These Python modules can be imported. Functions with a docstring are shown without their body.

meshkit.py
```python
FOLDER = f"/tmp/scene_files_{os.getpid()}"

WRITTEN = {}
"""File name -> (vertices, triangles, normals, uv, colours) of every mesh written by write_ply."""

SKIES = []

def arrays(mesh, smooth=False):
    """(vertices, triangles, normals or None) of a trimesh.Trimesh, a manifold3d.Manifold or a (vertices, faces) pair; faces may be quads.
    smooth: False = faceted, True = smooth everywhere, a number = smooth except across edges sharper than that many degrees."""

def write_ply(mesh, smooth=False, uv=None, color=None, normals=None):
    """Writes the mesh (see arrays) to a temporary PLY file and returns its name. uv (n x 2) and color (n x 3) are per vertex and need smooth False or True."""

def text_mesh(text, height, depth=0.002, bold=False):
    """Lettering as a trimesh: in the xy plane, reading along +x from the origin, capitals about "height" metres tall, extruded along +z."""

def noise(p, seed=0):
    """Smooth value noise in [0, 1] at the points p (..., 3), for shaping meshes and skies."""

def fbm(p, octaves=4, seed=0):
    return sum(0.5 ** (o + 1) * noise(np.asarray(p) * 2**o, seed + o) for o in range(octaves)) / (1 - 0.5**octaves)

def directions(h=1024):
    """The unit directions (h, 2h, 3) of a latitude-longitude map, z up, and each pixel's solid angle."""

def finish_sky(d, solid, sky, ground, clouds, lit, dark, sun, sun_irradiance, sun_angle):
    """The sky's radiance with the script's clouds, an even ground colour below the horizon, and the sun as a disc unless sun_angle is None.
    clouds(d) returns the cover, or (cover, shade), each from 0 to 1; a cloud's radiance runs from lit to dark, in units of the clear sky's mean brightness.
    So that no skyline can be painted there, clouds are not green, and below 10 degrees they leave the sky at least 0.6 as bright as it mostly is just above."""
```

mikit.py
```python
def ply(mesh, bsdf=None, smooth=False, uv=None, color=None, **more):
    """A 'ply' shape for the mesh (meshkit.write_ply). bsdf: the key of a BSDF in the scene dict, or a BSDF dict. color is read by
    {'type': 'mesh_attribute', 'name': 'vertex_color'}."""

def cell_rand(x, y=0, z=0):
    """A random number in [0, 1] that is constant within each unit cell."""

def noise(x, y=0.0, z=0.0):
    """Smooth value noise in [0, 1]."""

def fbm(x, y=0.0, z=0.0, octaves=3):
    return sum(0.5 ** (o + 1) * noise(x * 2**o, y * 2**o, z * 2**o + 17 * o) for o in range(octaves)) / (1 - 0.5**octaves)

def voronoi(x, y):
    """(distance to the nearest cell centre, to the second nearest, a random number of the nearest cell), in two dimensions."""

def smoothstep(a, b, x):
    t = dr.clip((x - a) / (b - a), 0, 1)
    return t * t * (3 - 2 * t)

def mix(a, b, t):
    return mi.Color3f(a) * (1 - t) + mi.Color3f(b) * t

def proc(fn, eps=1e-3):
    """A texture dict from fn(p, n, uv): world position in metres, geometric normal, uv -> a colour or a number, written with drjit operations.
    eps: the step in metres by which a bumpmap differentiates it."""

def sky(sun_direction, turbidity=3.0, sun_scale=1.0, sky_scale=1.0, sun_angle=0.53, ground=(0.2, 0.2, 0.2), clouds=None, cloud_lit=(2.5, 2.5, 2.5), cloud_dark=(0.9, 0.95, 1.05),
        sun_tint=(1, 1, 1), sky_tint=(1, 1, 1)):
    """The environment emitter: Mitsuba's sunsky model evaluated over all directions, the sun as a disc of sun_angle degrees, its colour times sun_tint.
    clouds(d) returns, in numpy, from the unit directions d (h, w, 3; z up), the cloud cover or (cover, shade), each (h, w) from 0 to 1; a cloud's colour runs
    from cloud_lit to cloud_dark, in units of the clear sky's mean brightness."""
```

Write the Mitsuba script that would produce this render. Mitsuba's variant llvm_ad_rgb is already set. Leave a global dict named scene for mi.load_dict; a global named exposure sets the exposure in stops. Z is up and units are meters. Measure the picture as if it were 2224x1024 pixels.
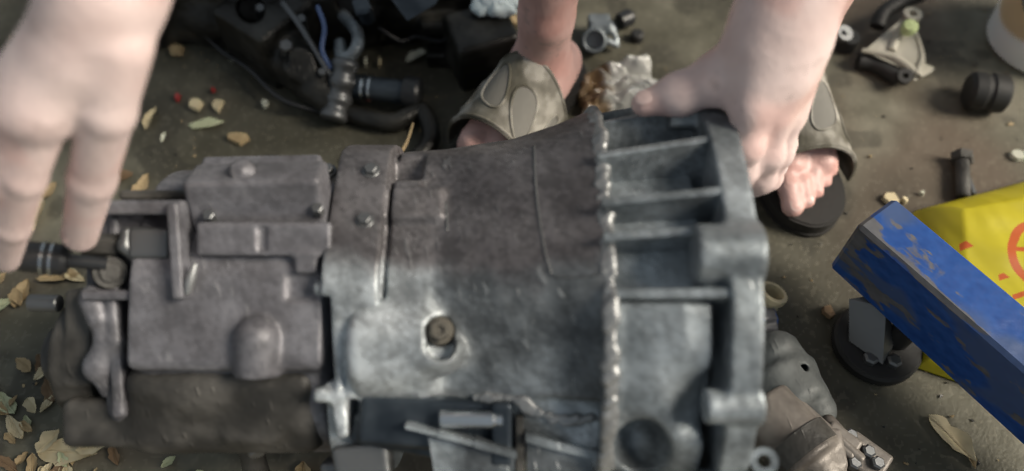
import math, random
import numpy as np, trimesh, manifold3d as m3, mitsuba as mi, drjit as dr, mikit, meshkit
from mikit import fbm, noise, smoothstep, mix, voronoi
from scipy.ndimage import map_coordinates
from shapely.geometry import Polygon, Point

T = mi.ScalarTransform4f
scene, labels = {}, {}

# ------------------------------------------------------------------ camera, sky, exposure
CAM = np.array([0.0, 0.0, 0.85])
PITCH = math.radians(58.0)
FWD = np.array([0, math.cos(PITCH), -math.sin(PITCH)])
UPV = np.array([0, math.sin(PITCH), math.cos(PITCH)])
FPX = 1745.0
scene['camera'] = {'type': 'thinlens', 'fov': math.degrees(2 * math.atan(1112 / FPX)), 'fov_axis': 'x',
                   'to_world': T().look_at(origin=CAM.tolist(), target=(CAM + FWD).tolist(), up=UPV.tolist()),
                   'aperture_radius': 0.0074, 'focus_distance': 0.80, 'near_clip': 0.01, 'far_clip': 200.0}
scene['daylight'] = mikit.sky((0.74, -0.10, 0.66), turbidity=3, sun_scale=0.30, sun_angle=26, sky_scale=0.24,
                              clouds=lambda d: 1.0, cloud_lit=(0.86, 0.97, 1.06), ground=(0.10, 0.10, 0.09), sun_tint=(0.87, 0.97, 1.14))
exposure = 3.85


def ray(px, py):
    return FWD + (px - 1112) / FPX * np.array([1.0, 0, 0]) + (512 - py) / FPX * UPV


def at(px, py, z=0.0):
    """The point of the plane at height z that the photograph shows there."""
    d = ray(px, py)
    return CAM + d * ((z - CAM[2]) / d[2])


def far(px, py, depth):
    return CAM + ray(px, py) * depth


# ------------------------------------------------------------------ materials
def rgb(c):
    return {'type': 'rgb', 'value': list(map(float, c))}


def mat(key, color, rough=0.5, metallic=0.0, spec=0.5, bump=None, scale=1.0, eps=1e-3, **more):
    b = {'type': 'principled', 'base_color': mikit.proc(color) if callable(color) else rgb(color),
         'roughness': mikit.proc(rough) if callable(rough) else rough, 'metallic': metallic, 'specular': spec, **more}
    if bump is not None:
        b = {'type': 'bumpmap', 'arbitrary': mikit.proc(bump, eps), 'scale': scale, 'bsdf': b}
    scene[key] = {'type': 'twosided', 'bsdf': b}
    return key


def c3(*v):
    return mi.Color3f(*v)


def ground_color(p, n, uv):
    a = fbm(p.x * 5, p.y * 5, 0.0, 4)
    b = fbm(p.x * 34 + 9, p.y * 34, 3.0, 3)
    c = mix((0.098, 0.094, 0.069), (0.196, 0.188, 0.147), smoothstep(0.3, 0.75, a * 0.6 + b * 0.4))
    rust = smoothstep(0.52, 0.7, fbm(p.x * 3.1 + 4.2, p.y * 3.6 + 1.3, 7.0, 3))
    c = mix(c, (0.105, 0.074, 0.054), rust * 0.7)
    # spilled oil, soaked in where the parts were drained
    oil = smoothstep(0.42, 0.12, dr.sqrt(dr.square((p.x + 0.28) / 0.85) + dr.square((p.y - 0.84) / 0.55)) * 0.42 + (a - 0.5) * 0.35)
    oil = dr.maximum(oil, smoothstep(0.34, 0.10, dr.sqrt(dr.square((p.x - 0.27) / 0.5) + dr.square((p.y - 0.42) / 0.8)) * 0.5 + (a - 0.5) * 0.3))
    c = mix(c, (0.030, 0.027, 0.017), oil * 0.75)
    drops = smoothstep(0.60, 0.72, fbm(p.x * 19, p.y * 19, 11.0, 2))
    c = mix(c, (0.028, 0.026, 0.020), drops * 0.5)
    grit = smoothstep(0.72, 0.82, noise(p.x * 260, p.y * 260, 1.0))
    return mix(c, (0.24, 0.22, 0.17), grit * 0.15)


def ground_bump(p, n, uv):
    return fbm(p.x * 60, p.y * 60, 0.0, 3) + 0.35 * noise(p.x * 420, p.y * 420, 2.0)


def turned(p):
    """The point in tilted axes, so that the noise lattice never lines up with the shaft."""
    return c3(0.62 * p.x + 0.57 * p.y - 0.54 * p.z, -0.71 * p.x + 0.70 * p.y - 0.08 * p.z, 0.33 * p.x + 0.43 * p.y + 0.84 * p.z)


def cast_noise(p):
    p = turned(p)
    return fbm(p.x * 26, p.y * 26, p.z * 26, 4)


def scuffs(p):
    """Rubbed and smeared patches, 0 to 1."""
    p = turned(p)
    a = fbm(p.x * 62, p.y * 62, p.z * 62, 4)
    b = noise(p.x * 330, p.y * 330, p.z * 330)
    c = noise(p.x * 420, p.y * 130, p.z * 130)
    return smoothstep(0.32, 0.68, a * 0.55 + b * 0.22 + c * 0.23)


def scratches(p):
    return smoothstep(0.76, 0.86, noise(p.x * 420 + p.y * 90, p.y * 120 + p.x * 120, p.z * 120)) * smoothstep(0.4, 0.7, noise(p.x * 30, p.y * 30, p.z * 30))


def bright_cast(p, n, uv):
    a, b = cast_noise(p), fbm(p.x * 9 + 5, p.y * 9, p.z * 9 + 2, 3)
    c = mix((0.17, 0.193, 0.208), (0.31, 0.345, 0.37), smoothstep(0.32, 0.68, a))
    c = mix(c, (0.045, 0.049, 0.055), smoothstep(0.50, 0.66, b) * 0.75)
    c = c * (0.74 + 0.50 * scuffs(p))
    return mix(c, (0.5, 0.52, 0.53), scratches(p) * 0.4)


def grimy_cast(p, n, uv):
    a, b = cast_noise(p), fbm(p.x * 11 + 15, p.y * 11, p.z * 11 + 2, 3)
    c = mix((0.118, 0.116, 0.128), (0.172, 0.172, 0.190), smoothstep(0.3, 0.7, a))
    c = mix(c, (0.045, 0.041, 0.039), smoothstep(0.50, 0.68, b) * 0.7)
    c = c * (0.78 + 0.42 * scuffs(p))
    return mix(c, (0.25, 0.25, 0.26), scratches(p) * 0.35)


# the case: grime with shade painted in on top, painted brighter below the rim
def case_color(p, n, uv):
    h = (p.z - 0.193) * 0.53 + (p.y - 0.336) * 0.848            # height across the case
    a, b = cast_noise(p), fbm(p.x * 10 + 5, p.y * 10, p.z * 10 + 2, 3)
    clean_lit = smoothstep(0.048, 0.016, h + (b - 0.5) * 0.07 + (a - 0.5) * 0.05 - smoothstep(-0.02, 0.10, p.x) * 0.012)
    dirty_shaded = mix((0.086, 0.081, 0.086), (0.136, 0.130, 0.136), smoothstep(0.3, 0.7, a))
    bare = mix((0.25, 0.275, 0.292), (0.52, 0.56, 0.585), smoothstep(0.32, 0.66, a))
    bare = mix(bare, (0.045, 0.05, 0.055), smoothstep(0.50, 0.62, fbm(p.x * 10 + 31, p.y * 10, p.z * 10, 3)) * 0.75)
    c = mix(dirty_shaded, bare, clean_lit) * (0.70 + 0.58 * scuffs(p))
    return mix(c, (0.40, 0.42, 0.43), scratches(p) * (0.15 + 0.3 * clean_lit))


def cast_bump(p, n, uv):
    return fbm(p.x * 130, p.y * 130, p.z * 130, 3) + 0.5 * scratches(p)


mat('floor_concrete', ground_color, 0.62, spec=0.35, bump=ground_bump, scale=0.0011)
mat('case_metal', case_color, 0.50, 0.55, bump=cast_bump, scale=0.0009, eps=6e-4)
mat('bright_cast_metal', bright_cast, 0.47, 0.6, bump=cast_bump, scale=0.0006, eps=6e-4)
mat('grimy_cast_metal', grimy_cast, 0.52, 0.4, bump=cast_bump, scale=0.0006, eps=6e-4)
mat('weld_metal', lambda p, n, uv: mix((0.20, 0.205, 0.21), (0.38, 0.39, 0.395), fbm(p.x * 160, p.y * 160, p.z * 160, 2)), 0.46, 0.7)
mat('oily_dirt', lambda p, n, uv: mix((0.020, 0.019, 0.017), (0.078, 0.074, 0.068), smoothstep(0.35, 0.75, cast_noise(p))), 0.55, 0.1,
    bump=cast_bump, scale=0.0012, eps=6e-4)
mat('blue_steel', lambda p, n, uv: mix((0.022, 0.030, 0.040), (0.070, 0.085, 0.10), smoothstep(0.3, 0.7, cast_noise(p))), 0.36, 0.6)
mat('black_plastic', (0.016, 0.017, 0.019), 0.38)
mat('black_rubber', (0.014, 0.014, 0.014), 0.6)
mat('polished_steel', (0.6, 0.62, 0.64), 0.18, 1.0)
mat('dull_steel', (0.16, 0.165, 0.17), 0.45, 0.8)


# ------------------------------------------------------------------ helpers: smooth solids on a grid
def dot(a, b):
    return (a * b).sum(-1)


def s_cone(a, b, r1, r2=None):
    a, b = np.asarray(a, np.float32), np.asarray(b, np.float32)
    r2 = r1 if r2 is None else r2
    ab = b - a
    L = max(float(ab @ ab), 1e-12)

    def f(P):
        q = P - a
        t = np.clip(q @ ab / L, 0, 1)
        return np.linalg.norm(q - t[..., None] * ab, axis=-1) - (r1 + t * (r2 - r1))
    m = max(r1, r2)
    return f, np.minimum(a, b) - m, np.maximum(a, b) + m


def s_ball(c, r):
    c, r = np.asarray(c, np.float32), np.broadcast_to(np.asarray(r, np.float32), 3)

    def f(P):
        q = (P - c) / r
        return (np.linalg.norm(q, axis=-1) - 1) * r.min()
    return f, c - r, c + r


def s_box(c, half, R=None, rd=0.002):
    c, half = np.asarray(c, np.float32), np.asarray(half, np.float32)
    R = np.eye(3, dtype=np.float32) if R is None else np.asarray(R, np.float32)

    def f(P):
        q = np.abs((P - c) @ R.T) - half + rd
        return np.linalg.norm(np.maximum(q, 0), axis=-1) + np.minimum(q.max(-1), 0) - rd
    e = np.abs(R.T) @ half
    return f, c - e, c + e


def s_cyl(a, b, r, rd=0.002, r2=None):
    a, b = np.asarray(a, np.float32), np.asarray(b, np.float32)
    r2 = r if r2 is None else r2
    L = float(np.linalg.norm(b - a))
    n = (b - a) / L

    def f(P):
        q = P - a
        t = q @ n
        rr = np.linalg.norm(q - t[..., None] * n, axis=-1) - (r + (r2 - r) * np.clip(t / L, 0, 1))
        x, y = rr + rd, np.abs(t - L / 2) - L / 2 + rd
        return np.minimum(np.maximum(x, y), 0) + np.hypot(np.maximum(x, 0), np.maximum(y, 0)) - rd
    m = max(r, r2)
    return f, np.minimum(a, b) - m, np.maximum(a, b) + m


class Field:
    """A signed distance grid; add() and cut() blend solids into it with a fillet k, mesh() draws its surface."""

    def __init__(self, lo, hi, h):
        self.lo, self.h = np.asarray(lo, np.float64), h
        self.n = np.ceil((np.asarray(hi) - self.lo) / h).astype(int) + 1
        self.d = np.full(self.n, 1.0, np.float32)

    def window(self, lo, hi, pad):
        i0 = np.clip(np.floor((lo - pad - self.lo) / self.h).astype(int), 0, self.n)
        i1 = np.clip(np.ceil((hi + pad - self.lo) / self.h).astype(int) + 1, 0, self.n)
        ax = [(self.lo[k] + self.h * np.arange(i0[k], i1[k])).astype(np.float32) for k in range(3)]
        return tuple(slice(a, b) for a, b in zip(i0, i1)), np.stack(np.meshgrid(*ax, indexing='ij'), -1)

    def add(self, prim, k=0.004):
        f, lo, hi = prim
        w, P = self.window(lo, hi, 2 * k + 2 * self.h)
        if P.size:
            a, b = self.d[w], f(P)
            hh = np.maximum(k - np.abs(a - b), 0) / k
            self.d[w] = np.minimum(a, b) - hh * hh * k / 4
        return self

    def cut(self, prim, k=0.003):
        f, lo, hi = prim
        w, P = self.window(lo, hi, 2 * k + 2 * self.h)
        if P.size:
            a, b = self.d[w], -f(P)
            hh = np.maximum(k - np.abs(a - b), 0) / k
            self.d[w] = np.maximum(a, b) + hh * hh * k / 4
        return self

    def value(self, p):
        return map_coordinates(self.d, ((np.atleast_2d(p) - self.lo) / self.h).T, order=1, mode='nearest')

    def mesh(self):
        d, h = self.d.copy(), self.h
        d[0], d[-1], d[:, 0], d[:, -1], d[:, :, 0], d[:, :, -1] = (np.maximum(x, 1e-4) for x in (d[0], d[-1], d[:, 0], d[:, -1], d[:, :, 0], d[:, :, -1]))
        s = d < 0
        c = np.zeros(tuple(self.n - 1), np.int8)
        off = [(i, j, k) for i in (0, 1) for j in (0, 1) for k in (0, 1)]
        N = self.n - 1
        for o in off:
            c += s[o[0]:o[0] + N[0], o[1]:o[1] + N[1], o[2]:o[2] + N[2]]
        cells = np.argwhere((c > 0) & (c < 8))
        val = {o: d[cells[:, 0] + o[0], cells[:, 1] + o[1], cells[:, 2] + o[2]] for o in off}
        acc, cnt = np.zeros((len(cells), 3)), np.zeros(len(cells))
        for o in off:
            for ax in range(3):
                if o[ax] == 0:
                    q = list(o)
                    q[ax] = 1
                    a, b = val[o], val[tuple(q)]
                    x = (a < 0) != (b < 0)
                    t = np.where(x, a / np.where(x, a - b, 1), 0)
                    e = np.array(o, float)[None] + t[:, None] * np.eye(3)[ax]
                    acc += e * x[:, None]
                    cnt += x
        v = self.lo + h * (cells + acc / cnt[:, None])
        ids = np.full(tuple(N), -1, np.int32)
        ids[tuple(cells.T)] = np.arange(len(cells))
        faces = []
        for ax in range(3):
            b, e = [(1, 2), (2, 0), (0, 1)][ax]
            sl0 = [slice(1, -1)] * 3
            sl0[ax] = slice(0, -1)
            sl1 = list(sl0)
            sl1[ax] = slice(1, None)
            s0, s1 = s[tuple(sl0)], s[tuple(sl1)]
            for flip in (False, True):
                ed = np.argwhere((s1 & ~s0) if flip else (s0 & ~s1))
                if not len(ed):
                    continue
                g = ed + 1
                g[:, ax] -= 1
                q = []
                for db, de in ((0, 0), (-1, 0), (-1, -1), (0, -1)):
                    t = g.copy()
                    t[:, b] += db
                    t[:, e] += de
                    q.append(ids[tuple(t.T)])
                q = np.stack(q, 1)
                q = q[(q >= 0).all(1)]
                faces.append(q[:, ::-1] if flip else q)
        f = np.vstack(faces)
        return trimesh.Trimesh(v, np.vstack([f[:, [0, 1, 2]], f[:, [0, 2, 3]]]), process=False)


def solid(prims, h, k=0.004, cuts=(), kc=0.003):
    lo = np.min([p[1] for p in prims], 0) - 4 * h - k
    hi = np.max([p[2] for p in prims], 0) + 4 * h + k
    F = Field(lo, hi, h)
    for p in prims:
        F.add(p, k)
    for p in cuts:
        F.cut(p, kc)
    return F.mesh()


# ------------------------------------------------------------------ helpers: plain meshes
def box(c, size, R=None, bevel=0.0):
    """A box with bevelled edges; R's rows are its axes."""
    s = np.asarray(size, float) / 2
    b = min(bevel, 0.45 * size[0], 0.45 * size[1], 0.45 * size[2]) if bevel else 0
    pts = []
    for sg in np.ndindex(2, 2, 2):
        g = np.array(sg) * 2 - 1
        if b:
            for k in range(3):
                e = s - b
                e[k] = s[k]
                pts.append(g * e)
        else:
            pts.append(g * s)
    m = trimesh.convex.convex_hull(np.array(pts))
    v = np.array(m.vertices) @ (np.eye(3) if R is None else np.asarray(R, float))
    return trimesh.Trimesh(v + np.asarray(c, float), m.faces, process=False)


def tube(points, r, n=10, caps=True):
    """A tube along a polyline; r is one radius or one per point."""
    p = np.asarray(points, float)
    r = np.atleast_1d(np.asarray(r, float))
    r = np.interp(np.linspace(0, 1, len(p)), np.linspace(0, 1, len(r)), r) if len(r) > 1 else np.full(len(p), r[0])
    t = np.gradient(p, axis=0)
    t /= np.linalg.norm(t, axis=1, keepdims=True) + 1e-12
    a = np.cross(t[0], [0.31, 0.2, 0.93] if abs(t[0][2]) < 0.9 else [1.0, 0.1, 0])
    A = []
    for i in range(len(p)):
        a = a - t[i] * (a @ t[i])
        a /= np.linalg.norm(a)
        A.append(a)
    A = np.array(A)
    B = np.cross(t, A)
    g = np.arange(n) * 2 * np.pi / n
    v = p[:, None] + r[:, None, None] * (np.cos(g)[None, :, None] * A[:, None] + np.sin(g)[None, :, None] * B[:, None])
    i, j = np.meshgrid(np.arange(len(p) - 1), np.arange(n), indexing='ij')
    q = np.stack([i * n + j, i * n + (j + 1) % n, (i + 1) * n + (j + 1) % n, (i + 1) * n + j], -1).reshape(-1, 4)
    f = np.vstack([q[:, [0, 1, 2]], q[:, [0, 2, 3]]])
    v = v.reshape(-1, 3)
    if caps:
        e = len(v)
        v = np.vstack([v, p[:1], p[-1:]])
        k = np.arange(n)
        l = (len(p) - 1) * n
        f = np.vstack([f, np.stack([k * 0 + e, (k + 1) % n, k], 1), np.stack([k * 0 + e + 1, l + k, l + (k + 1) % n], 1)])
    return trimesh.Trimesh(v, f, process=False)


def spline(points, n=24):
    """A smooth curve (Catmull-Rom) through the points."""
    p = np.asarray(points, float)
    p = np.vstack([2 * p[0] - p[1], p, 2 * p[-1] - p[-2]])
    out = []
    m = len(p) - 3
    for i in range(m):
        t = np.linspace(0, 1, max(2, n // m), endpoint=(i == m - 1))[:, None]
        a, b, c, d = p[i:i + 4]
        out.append(0.5 * ((2 * b) + (c - a) * t + (2 * a - 5 * b + 4 * c - d) * t ** 2 + (3 * b - a - 3 * c + d) * t ** 3))
    return np.vstack(out)


def lathe(profile, a, b, n=28):
    """A profile [(t, r)] turned about the axis a -> b, t in metres from a."""
    a, b = np.asarray(a, float), np.asarray(b, float)
    z = (b - a) / np.linalg.norm(b - a)
    pr = np.asarray(profile, float)
    x = np.cross(z, [0, 0, 1.0] if abs(z[2]) < 0.9 else [1.0, 0, 0])
    x /= np.linalg.norm(x)
    y = np.cross(z, x)
    g = np.arange(n) * 2 * np.pi / n
    v = a + pr[:, 0][:, None, None] * z + np.maximum(pr[:, 1], 1e-5)[:, None, None] * (np.cos(g)[None, :, None] * x + np.sin(g)[None, :, None] * y)
    i, j = np.meshgrid(np.arange(len(pr) - 1), np.arange(n), indexing='ij')
    q = np.stack([i * n + j, i * n + (j + 1) % n, (i + 1) * n + (j + 1) % n, (i + 1) * n + j], -1).reshape(-1, 4)
    return trimesh.Trimesh(v.reshape(-1, 3), np.vstack([q[:, [0, 1, 2]], q[:, [0, 2, 3]]]), process=False)


def prism(poly, z0, z1):
    """An upright prism over a polygon of (x, y)."""
    m = trimesh.creation.extrude_polygon(Polygon(poly).buffer(0), z1 - z0)
    m.apply_translation([0, 0, z0])
    return m


def cat(*ms):
    return trimesh.util.concatenate([m for m in ms])


def put(key, mesh, bsdf, smooth=35, label=None, category=None, group=None, kind=None, **more):
    while key in scene:
        head, _, tail = key.rpartition('_')
        key = f'{head}_{int(tail) + 1:03d}' if tail.isdigit() and len(tail) == 3 else key + '_001'
    scene[key] = mikit.ply(mesh, bsdf, smooth=smooth, **more)
    note(key, label, category, group, kind)
    return key


def note(key, label=None, category=None, group=None, kind=None):
    e = {k: v for k, v in dict(label=label, category=category, group=group, kind=kind).items() if v}
    if e:
        labels[key] = e
    return key


# ------------------------------------------------------------------ the floor
g = np.linspace(-1, 1, 161)
gx, gy = np.meshgrid(np.sign(g) * np.abs(g) ** 2.2 * 6, np.sign(g) * np.abs(g) ** 2.2 * 6 + 0.6, indexing='ij')
gz = (meshkit.fbm(np.stack([gx * 7, gy * 7, gx * 0], -1), 3, seed=4) - 0.5) * 0.003
gv = np.stack([gx, gy, gz], -1).reshape(-1, 3)
i, j = np.meshgrid(np.arange(160), np.arange(160), indexing='ij')
gq = np.stack([i * 161 + j, (i + 1) * 161 + j, (i + 1) * 161 + j + 1, i * 161 + j + 1], -1).reshape(-1, 4)
put('floor', (gv, gq), 'floor_concrete', smooth=True, kind='structure', label='oil stained grey brown concrete floor under everything')
# ------------------------------------------------------------------ the gearbox
mat('rusty_plug', lambda p, n, uv: mix((0.045, 0.041, 0.034), (0.10, 0.092, 0.076), cast_noise(p)), 0.5, 0.2)
# its own axes: x along the shaft (bell housing at +x), u across the case, w out of its upper front; origin on the shaft
GU, GW = UPV, -FWD
GD, GH = 0.735, -0.063
GO = CAM + FWD * GD + UPV * GH
GM = np.stack([np.array([1.0, 0, 0]), GU, GW])


def gworld(m):
    v = np.asarray(m.vertices)
    return trimesh.Trimesh(GO + v @ GM, m.faces, process=False)


def gx_(px, py, w):
    """Own coordinates of what stands w out from the shaft plane at that place of the photograph."""
    s = (GD - w) / FPX
    return np.array([(px - 1112) * s, (512 - py) * s - GH, w])


def gput(key, m, bsdf, **k):
    return put('gearbox__' + key, gworld(m), bsdf, **k)


def polar(x, deg, r):
    return np.array([x, r * math.sin(math.radians(deg)), r * math.cos(math.radians(deg))])


def smin(a, b, k):
    h = np.maximum(k - np.abs(a - b), 0) / k
    return np.minimum(a, b) - h * h * k / 4


def smax(a, b, k):
    return -smin(-a, -b, k)


def plane(u, w, deg, dist):
    return u * math.sin(math.radians(deg)) + w * math.cos(math.radians(deg)) - dist


X3 = ((-0.60, -0.3, -0.3), (0.3, 0.3, 0.3))


# front case: a flat top, a rim, a rounded front that flares towards the bell
def front_shape(P):
    x, u, w = P[..., 0], P[..., 1], P[..., 2]
    R = np.interp(x, [-0.16, -0.06, 0.0, 0.04, 0.075], [0.134, 0.141, 0.150, 0.163, 0.178])
    d = np.hypot(u, w) - R
    d = smax(d, plane(u, w, 33, np.interp(x, [-0.16, -0.06, 0.07], [0.108, 0.116, 0.158])), 0.012)
    d = smax(d, plane(u, w, -14, np.interp(x, [-0.16, -0.06, 0.07], [0.104, 0.112, 0.160])), 0.022)
    d = smax(d, plane(u, w, -75, np.interp(x, [-0.16, 0.07], [0.112, 0.165])), 0.02)
    return smax(d, np.abs(x + 0.018) - 0.088, 0.003) * 0.92


F = Field((-0.125, -0.20, -0.20), (0.09, 0.20, 0.19), 0.0021)
F.add((front_shape, np.array([-0.12, -0.19, -0.19]), np.array([0.085, 0.19, 0.19])), 0.003)
a, b = gx_(770, 748, 0.090), gx_(950, 748, 0.090)
F.add(s_cyl(a, b, 0.047, 0.012), 0.014)                                    # the rounded bulge of the countershaft
F.add(s_cone(gx_(930, 735, 0.118), gx_(960, 770, 0.126), 0.016, 0.016), 0.014)   # boss of the filler plug
F.cut(s_cyl(gx_(955, 722, 0.10), gx_(955, 716, 0.17), 0.0112, 0.001), 0.002)
F.cut(s_cyl(gx_(957, 752, 0.12), gx_(957, 748, 0.17), 0.0112, 0.001), 0.002)
F.add(s_box(gx_(893, 455, 0.0770), (0.027, 0.0150, 0.012), [[1, .02, 0], [-.02, .87, -.49], [0, .49, .87]], 0.003), 0.007)       # pad on the top
F.add(s_box(gx_(872, 392, 0.0600), (0.018, 0.013, 0.010), [[1, 0, 0], [0, .87, -.49], [0, .49, .87]], 0.003), 0.007)
F.cut(s_box(gx_(880, 350, 0.07), (0.0135, 0.016, 0.030), rd=0.003), 0.004)       # notch in the top edge
F.cut(s_box(gx_(1022, 850, 0.150), (0.006, 0.018, 0.03), rd=0.002), 0.003)       # slot in front
F.cut(s_ball(gx_(985, 850, 0.158), (0.030, 0.019, 0.026)), 0.006)
F.cut(s_ball(gx_(1235, 780, 0.186), (0.024, 0.03, 0.020)), 0.010)
F.cut(s_ball(gx_(1120, 700, 0.172), (0.036, 0.022, 0.018)), 0.012)
F.cut(s_box(gx_(1090, 985, 0.150), (0.135, 0.036, 0.022), rd=0.004), 0.004)      # the case steps back below the lower weld
_lo, _hi = np.array([-0.104, 0.014, -0.02]), np.array([-0.094, 0.15, 0.16])
F.cut((lambda P: np.maximum(np.maximum(np.abs(P[..., 0] + 0.0985) - 0.0013, -(front_shape(P) + 0.0045)), 0.014 - P[..., 1]), _lo, _hi), 0.0015)
FRONT = F


def on(F_, px, py, lift=0.0, w0=0.21):
    """The first point of the solid seen at that place (own coordinates), lifted off it."""
    ws = np.arange(w0, -0.1, -0.0008)
    pts = np.array([gx_(px, py, w) for w in ws])
    v = F_.value(pts)
    i = int(np.argmax(v < 0)) if (v < 0).any() else len(ws) // 2
    return gx_(px, py, ws[i] + lift)


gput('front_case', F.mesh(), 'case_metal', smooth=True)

# bell housing: a cone that is stepped back behind the ribs of its upper half, and an open mouth
def bell_shape(P):
    x, u, w = P[..., 0], P[..., 1], P[..., 2]
    r, phi = np.hypot(u, w), np.degrees(np.arctan2(u, w))
    low = 1 / (1 + np.exp(np.clip((phi - 6.5) / 0.5, -30, 30)))
    R = (0.145 + 0.010 * (x - 0.07) / 0.08) * (1 - low) + low * np.interp(x, [0.06, 0.08, 0.12, 0.14], [0.172, 0.170, 0.177, 0.176])
    d = r - R
    d = smax(d, np.abs(x - 0.1065) - 0.0415, 0.010)
    groove = np.maximum(np.maximum(0.141 - r, np.abs(x - 0.1455) - 0.0055), -1)
    d = smax(d, -groove, 0.002)
    return smax(d, -np.maximum(r - (0.095 + 0.35 * (x - 0.08)), 0.085 - x), 0.003) * 0.85


B = Field((0.05, -0.22, -0.22), (0.19, 0.22, 0.215), 0.0021)
B.add((bell_shape, np.array([0.06, -0.19, -0.19]), np.array([0.155, 0.19, 0.19])), 0.003)
B.cut(s_ball(gx_(1395, 985, 0.150), (0.021, 0.026, 0.04)), 0.004)                 # window of the clutch fork
B.cut(s_cone(gx_(1490, 845, 0.186), gx_(1545, 905, 0.172), 0.013, 0.020), 0.018)
B.cut(s_ball(gx_(1530, 900, 0.170), (0.017, 0.024, 0.018)), 0.008)
gput('bell_housing', B.mesh(), 'bright_cast_metal', smooth=True)


def flange_shape(P):
    x, u, w = P[..., 0], P[..., 1], P[..., 2]
    r, phi = np.hypot(u, w), np.arctan2(u, w)
    d = np.maximum(r - (0.1885 + 0.0012 * np.cos(6 * phi)), 0.128 - r)
    return smax(d, np.abs(x - 0.1605) - 0.0115, 0.002) * 0.95


f_ = Field((0.10, -0.225, -0.225), (0.20, 0.225, 0.225), 0.0021)
f_.add((flange_shape, np.array([0.14, -0.2, -0.2]), np.array([0.18, 0.2, 0.2])), 0.002)
a = polar(0.127, 16.5, 0.177)
f_.add(s_cyl(a, a + [0.048, 0, 0], 0.0210, 0.003), 0.005)
f_.add(s_box(polar(0.146, 13.5, 0.163), (0.0115, 0.022, 0.016), rd=0.004), 0.004)
a = polar(0.134, -18.0, 0.182)
f_.add(s_cyl(a, a + [0.041, 0, 0], 0.0125, 0.002), 0.004)
for deg in (66, 112, 160, 205, 250, 290, 318):
    a = polar(0.139, deg, 0.185)
    f_.add(s_cyl(a, a + [0.034, 0, 0], 0.0135, 0.002), 0.004)
f_.add(s_box(polar(0.139, 62, 0.180), (0.012, 0.010, 0.009), rd=0.002), 0.004)
gput('bell_flange', f_.mesh(), 'bright_cast_metal', smooth=True)

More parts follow.
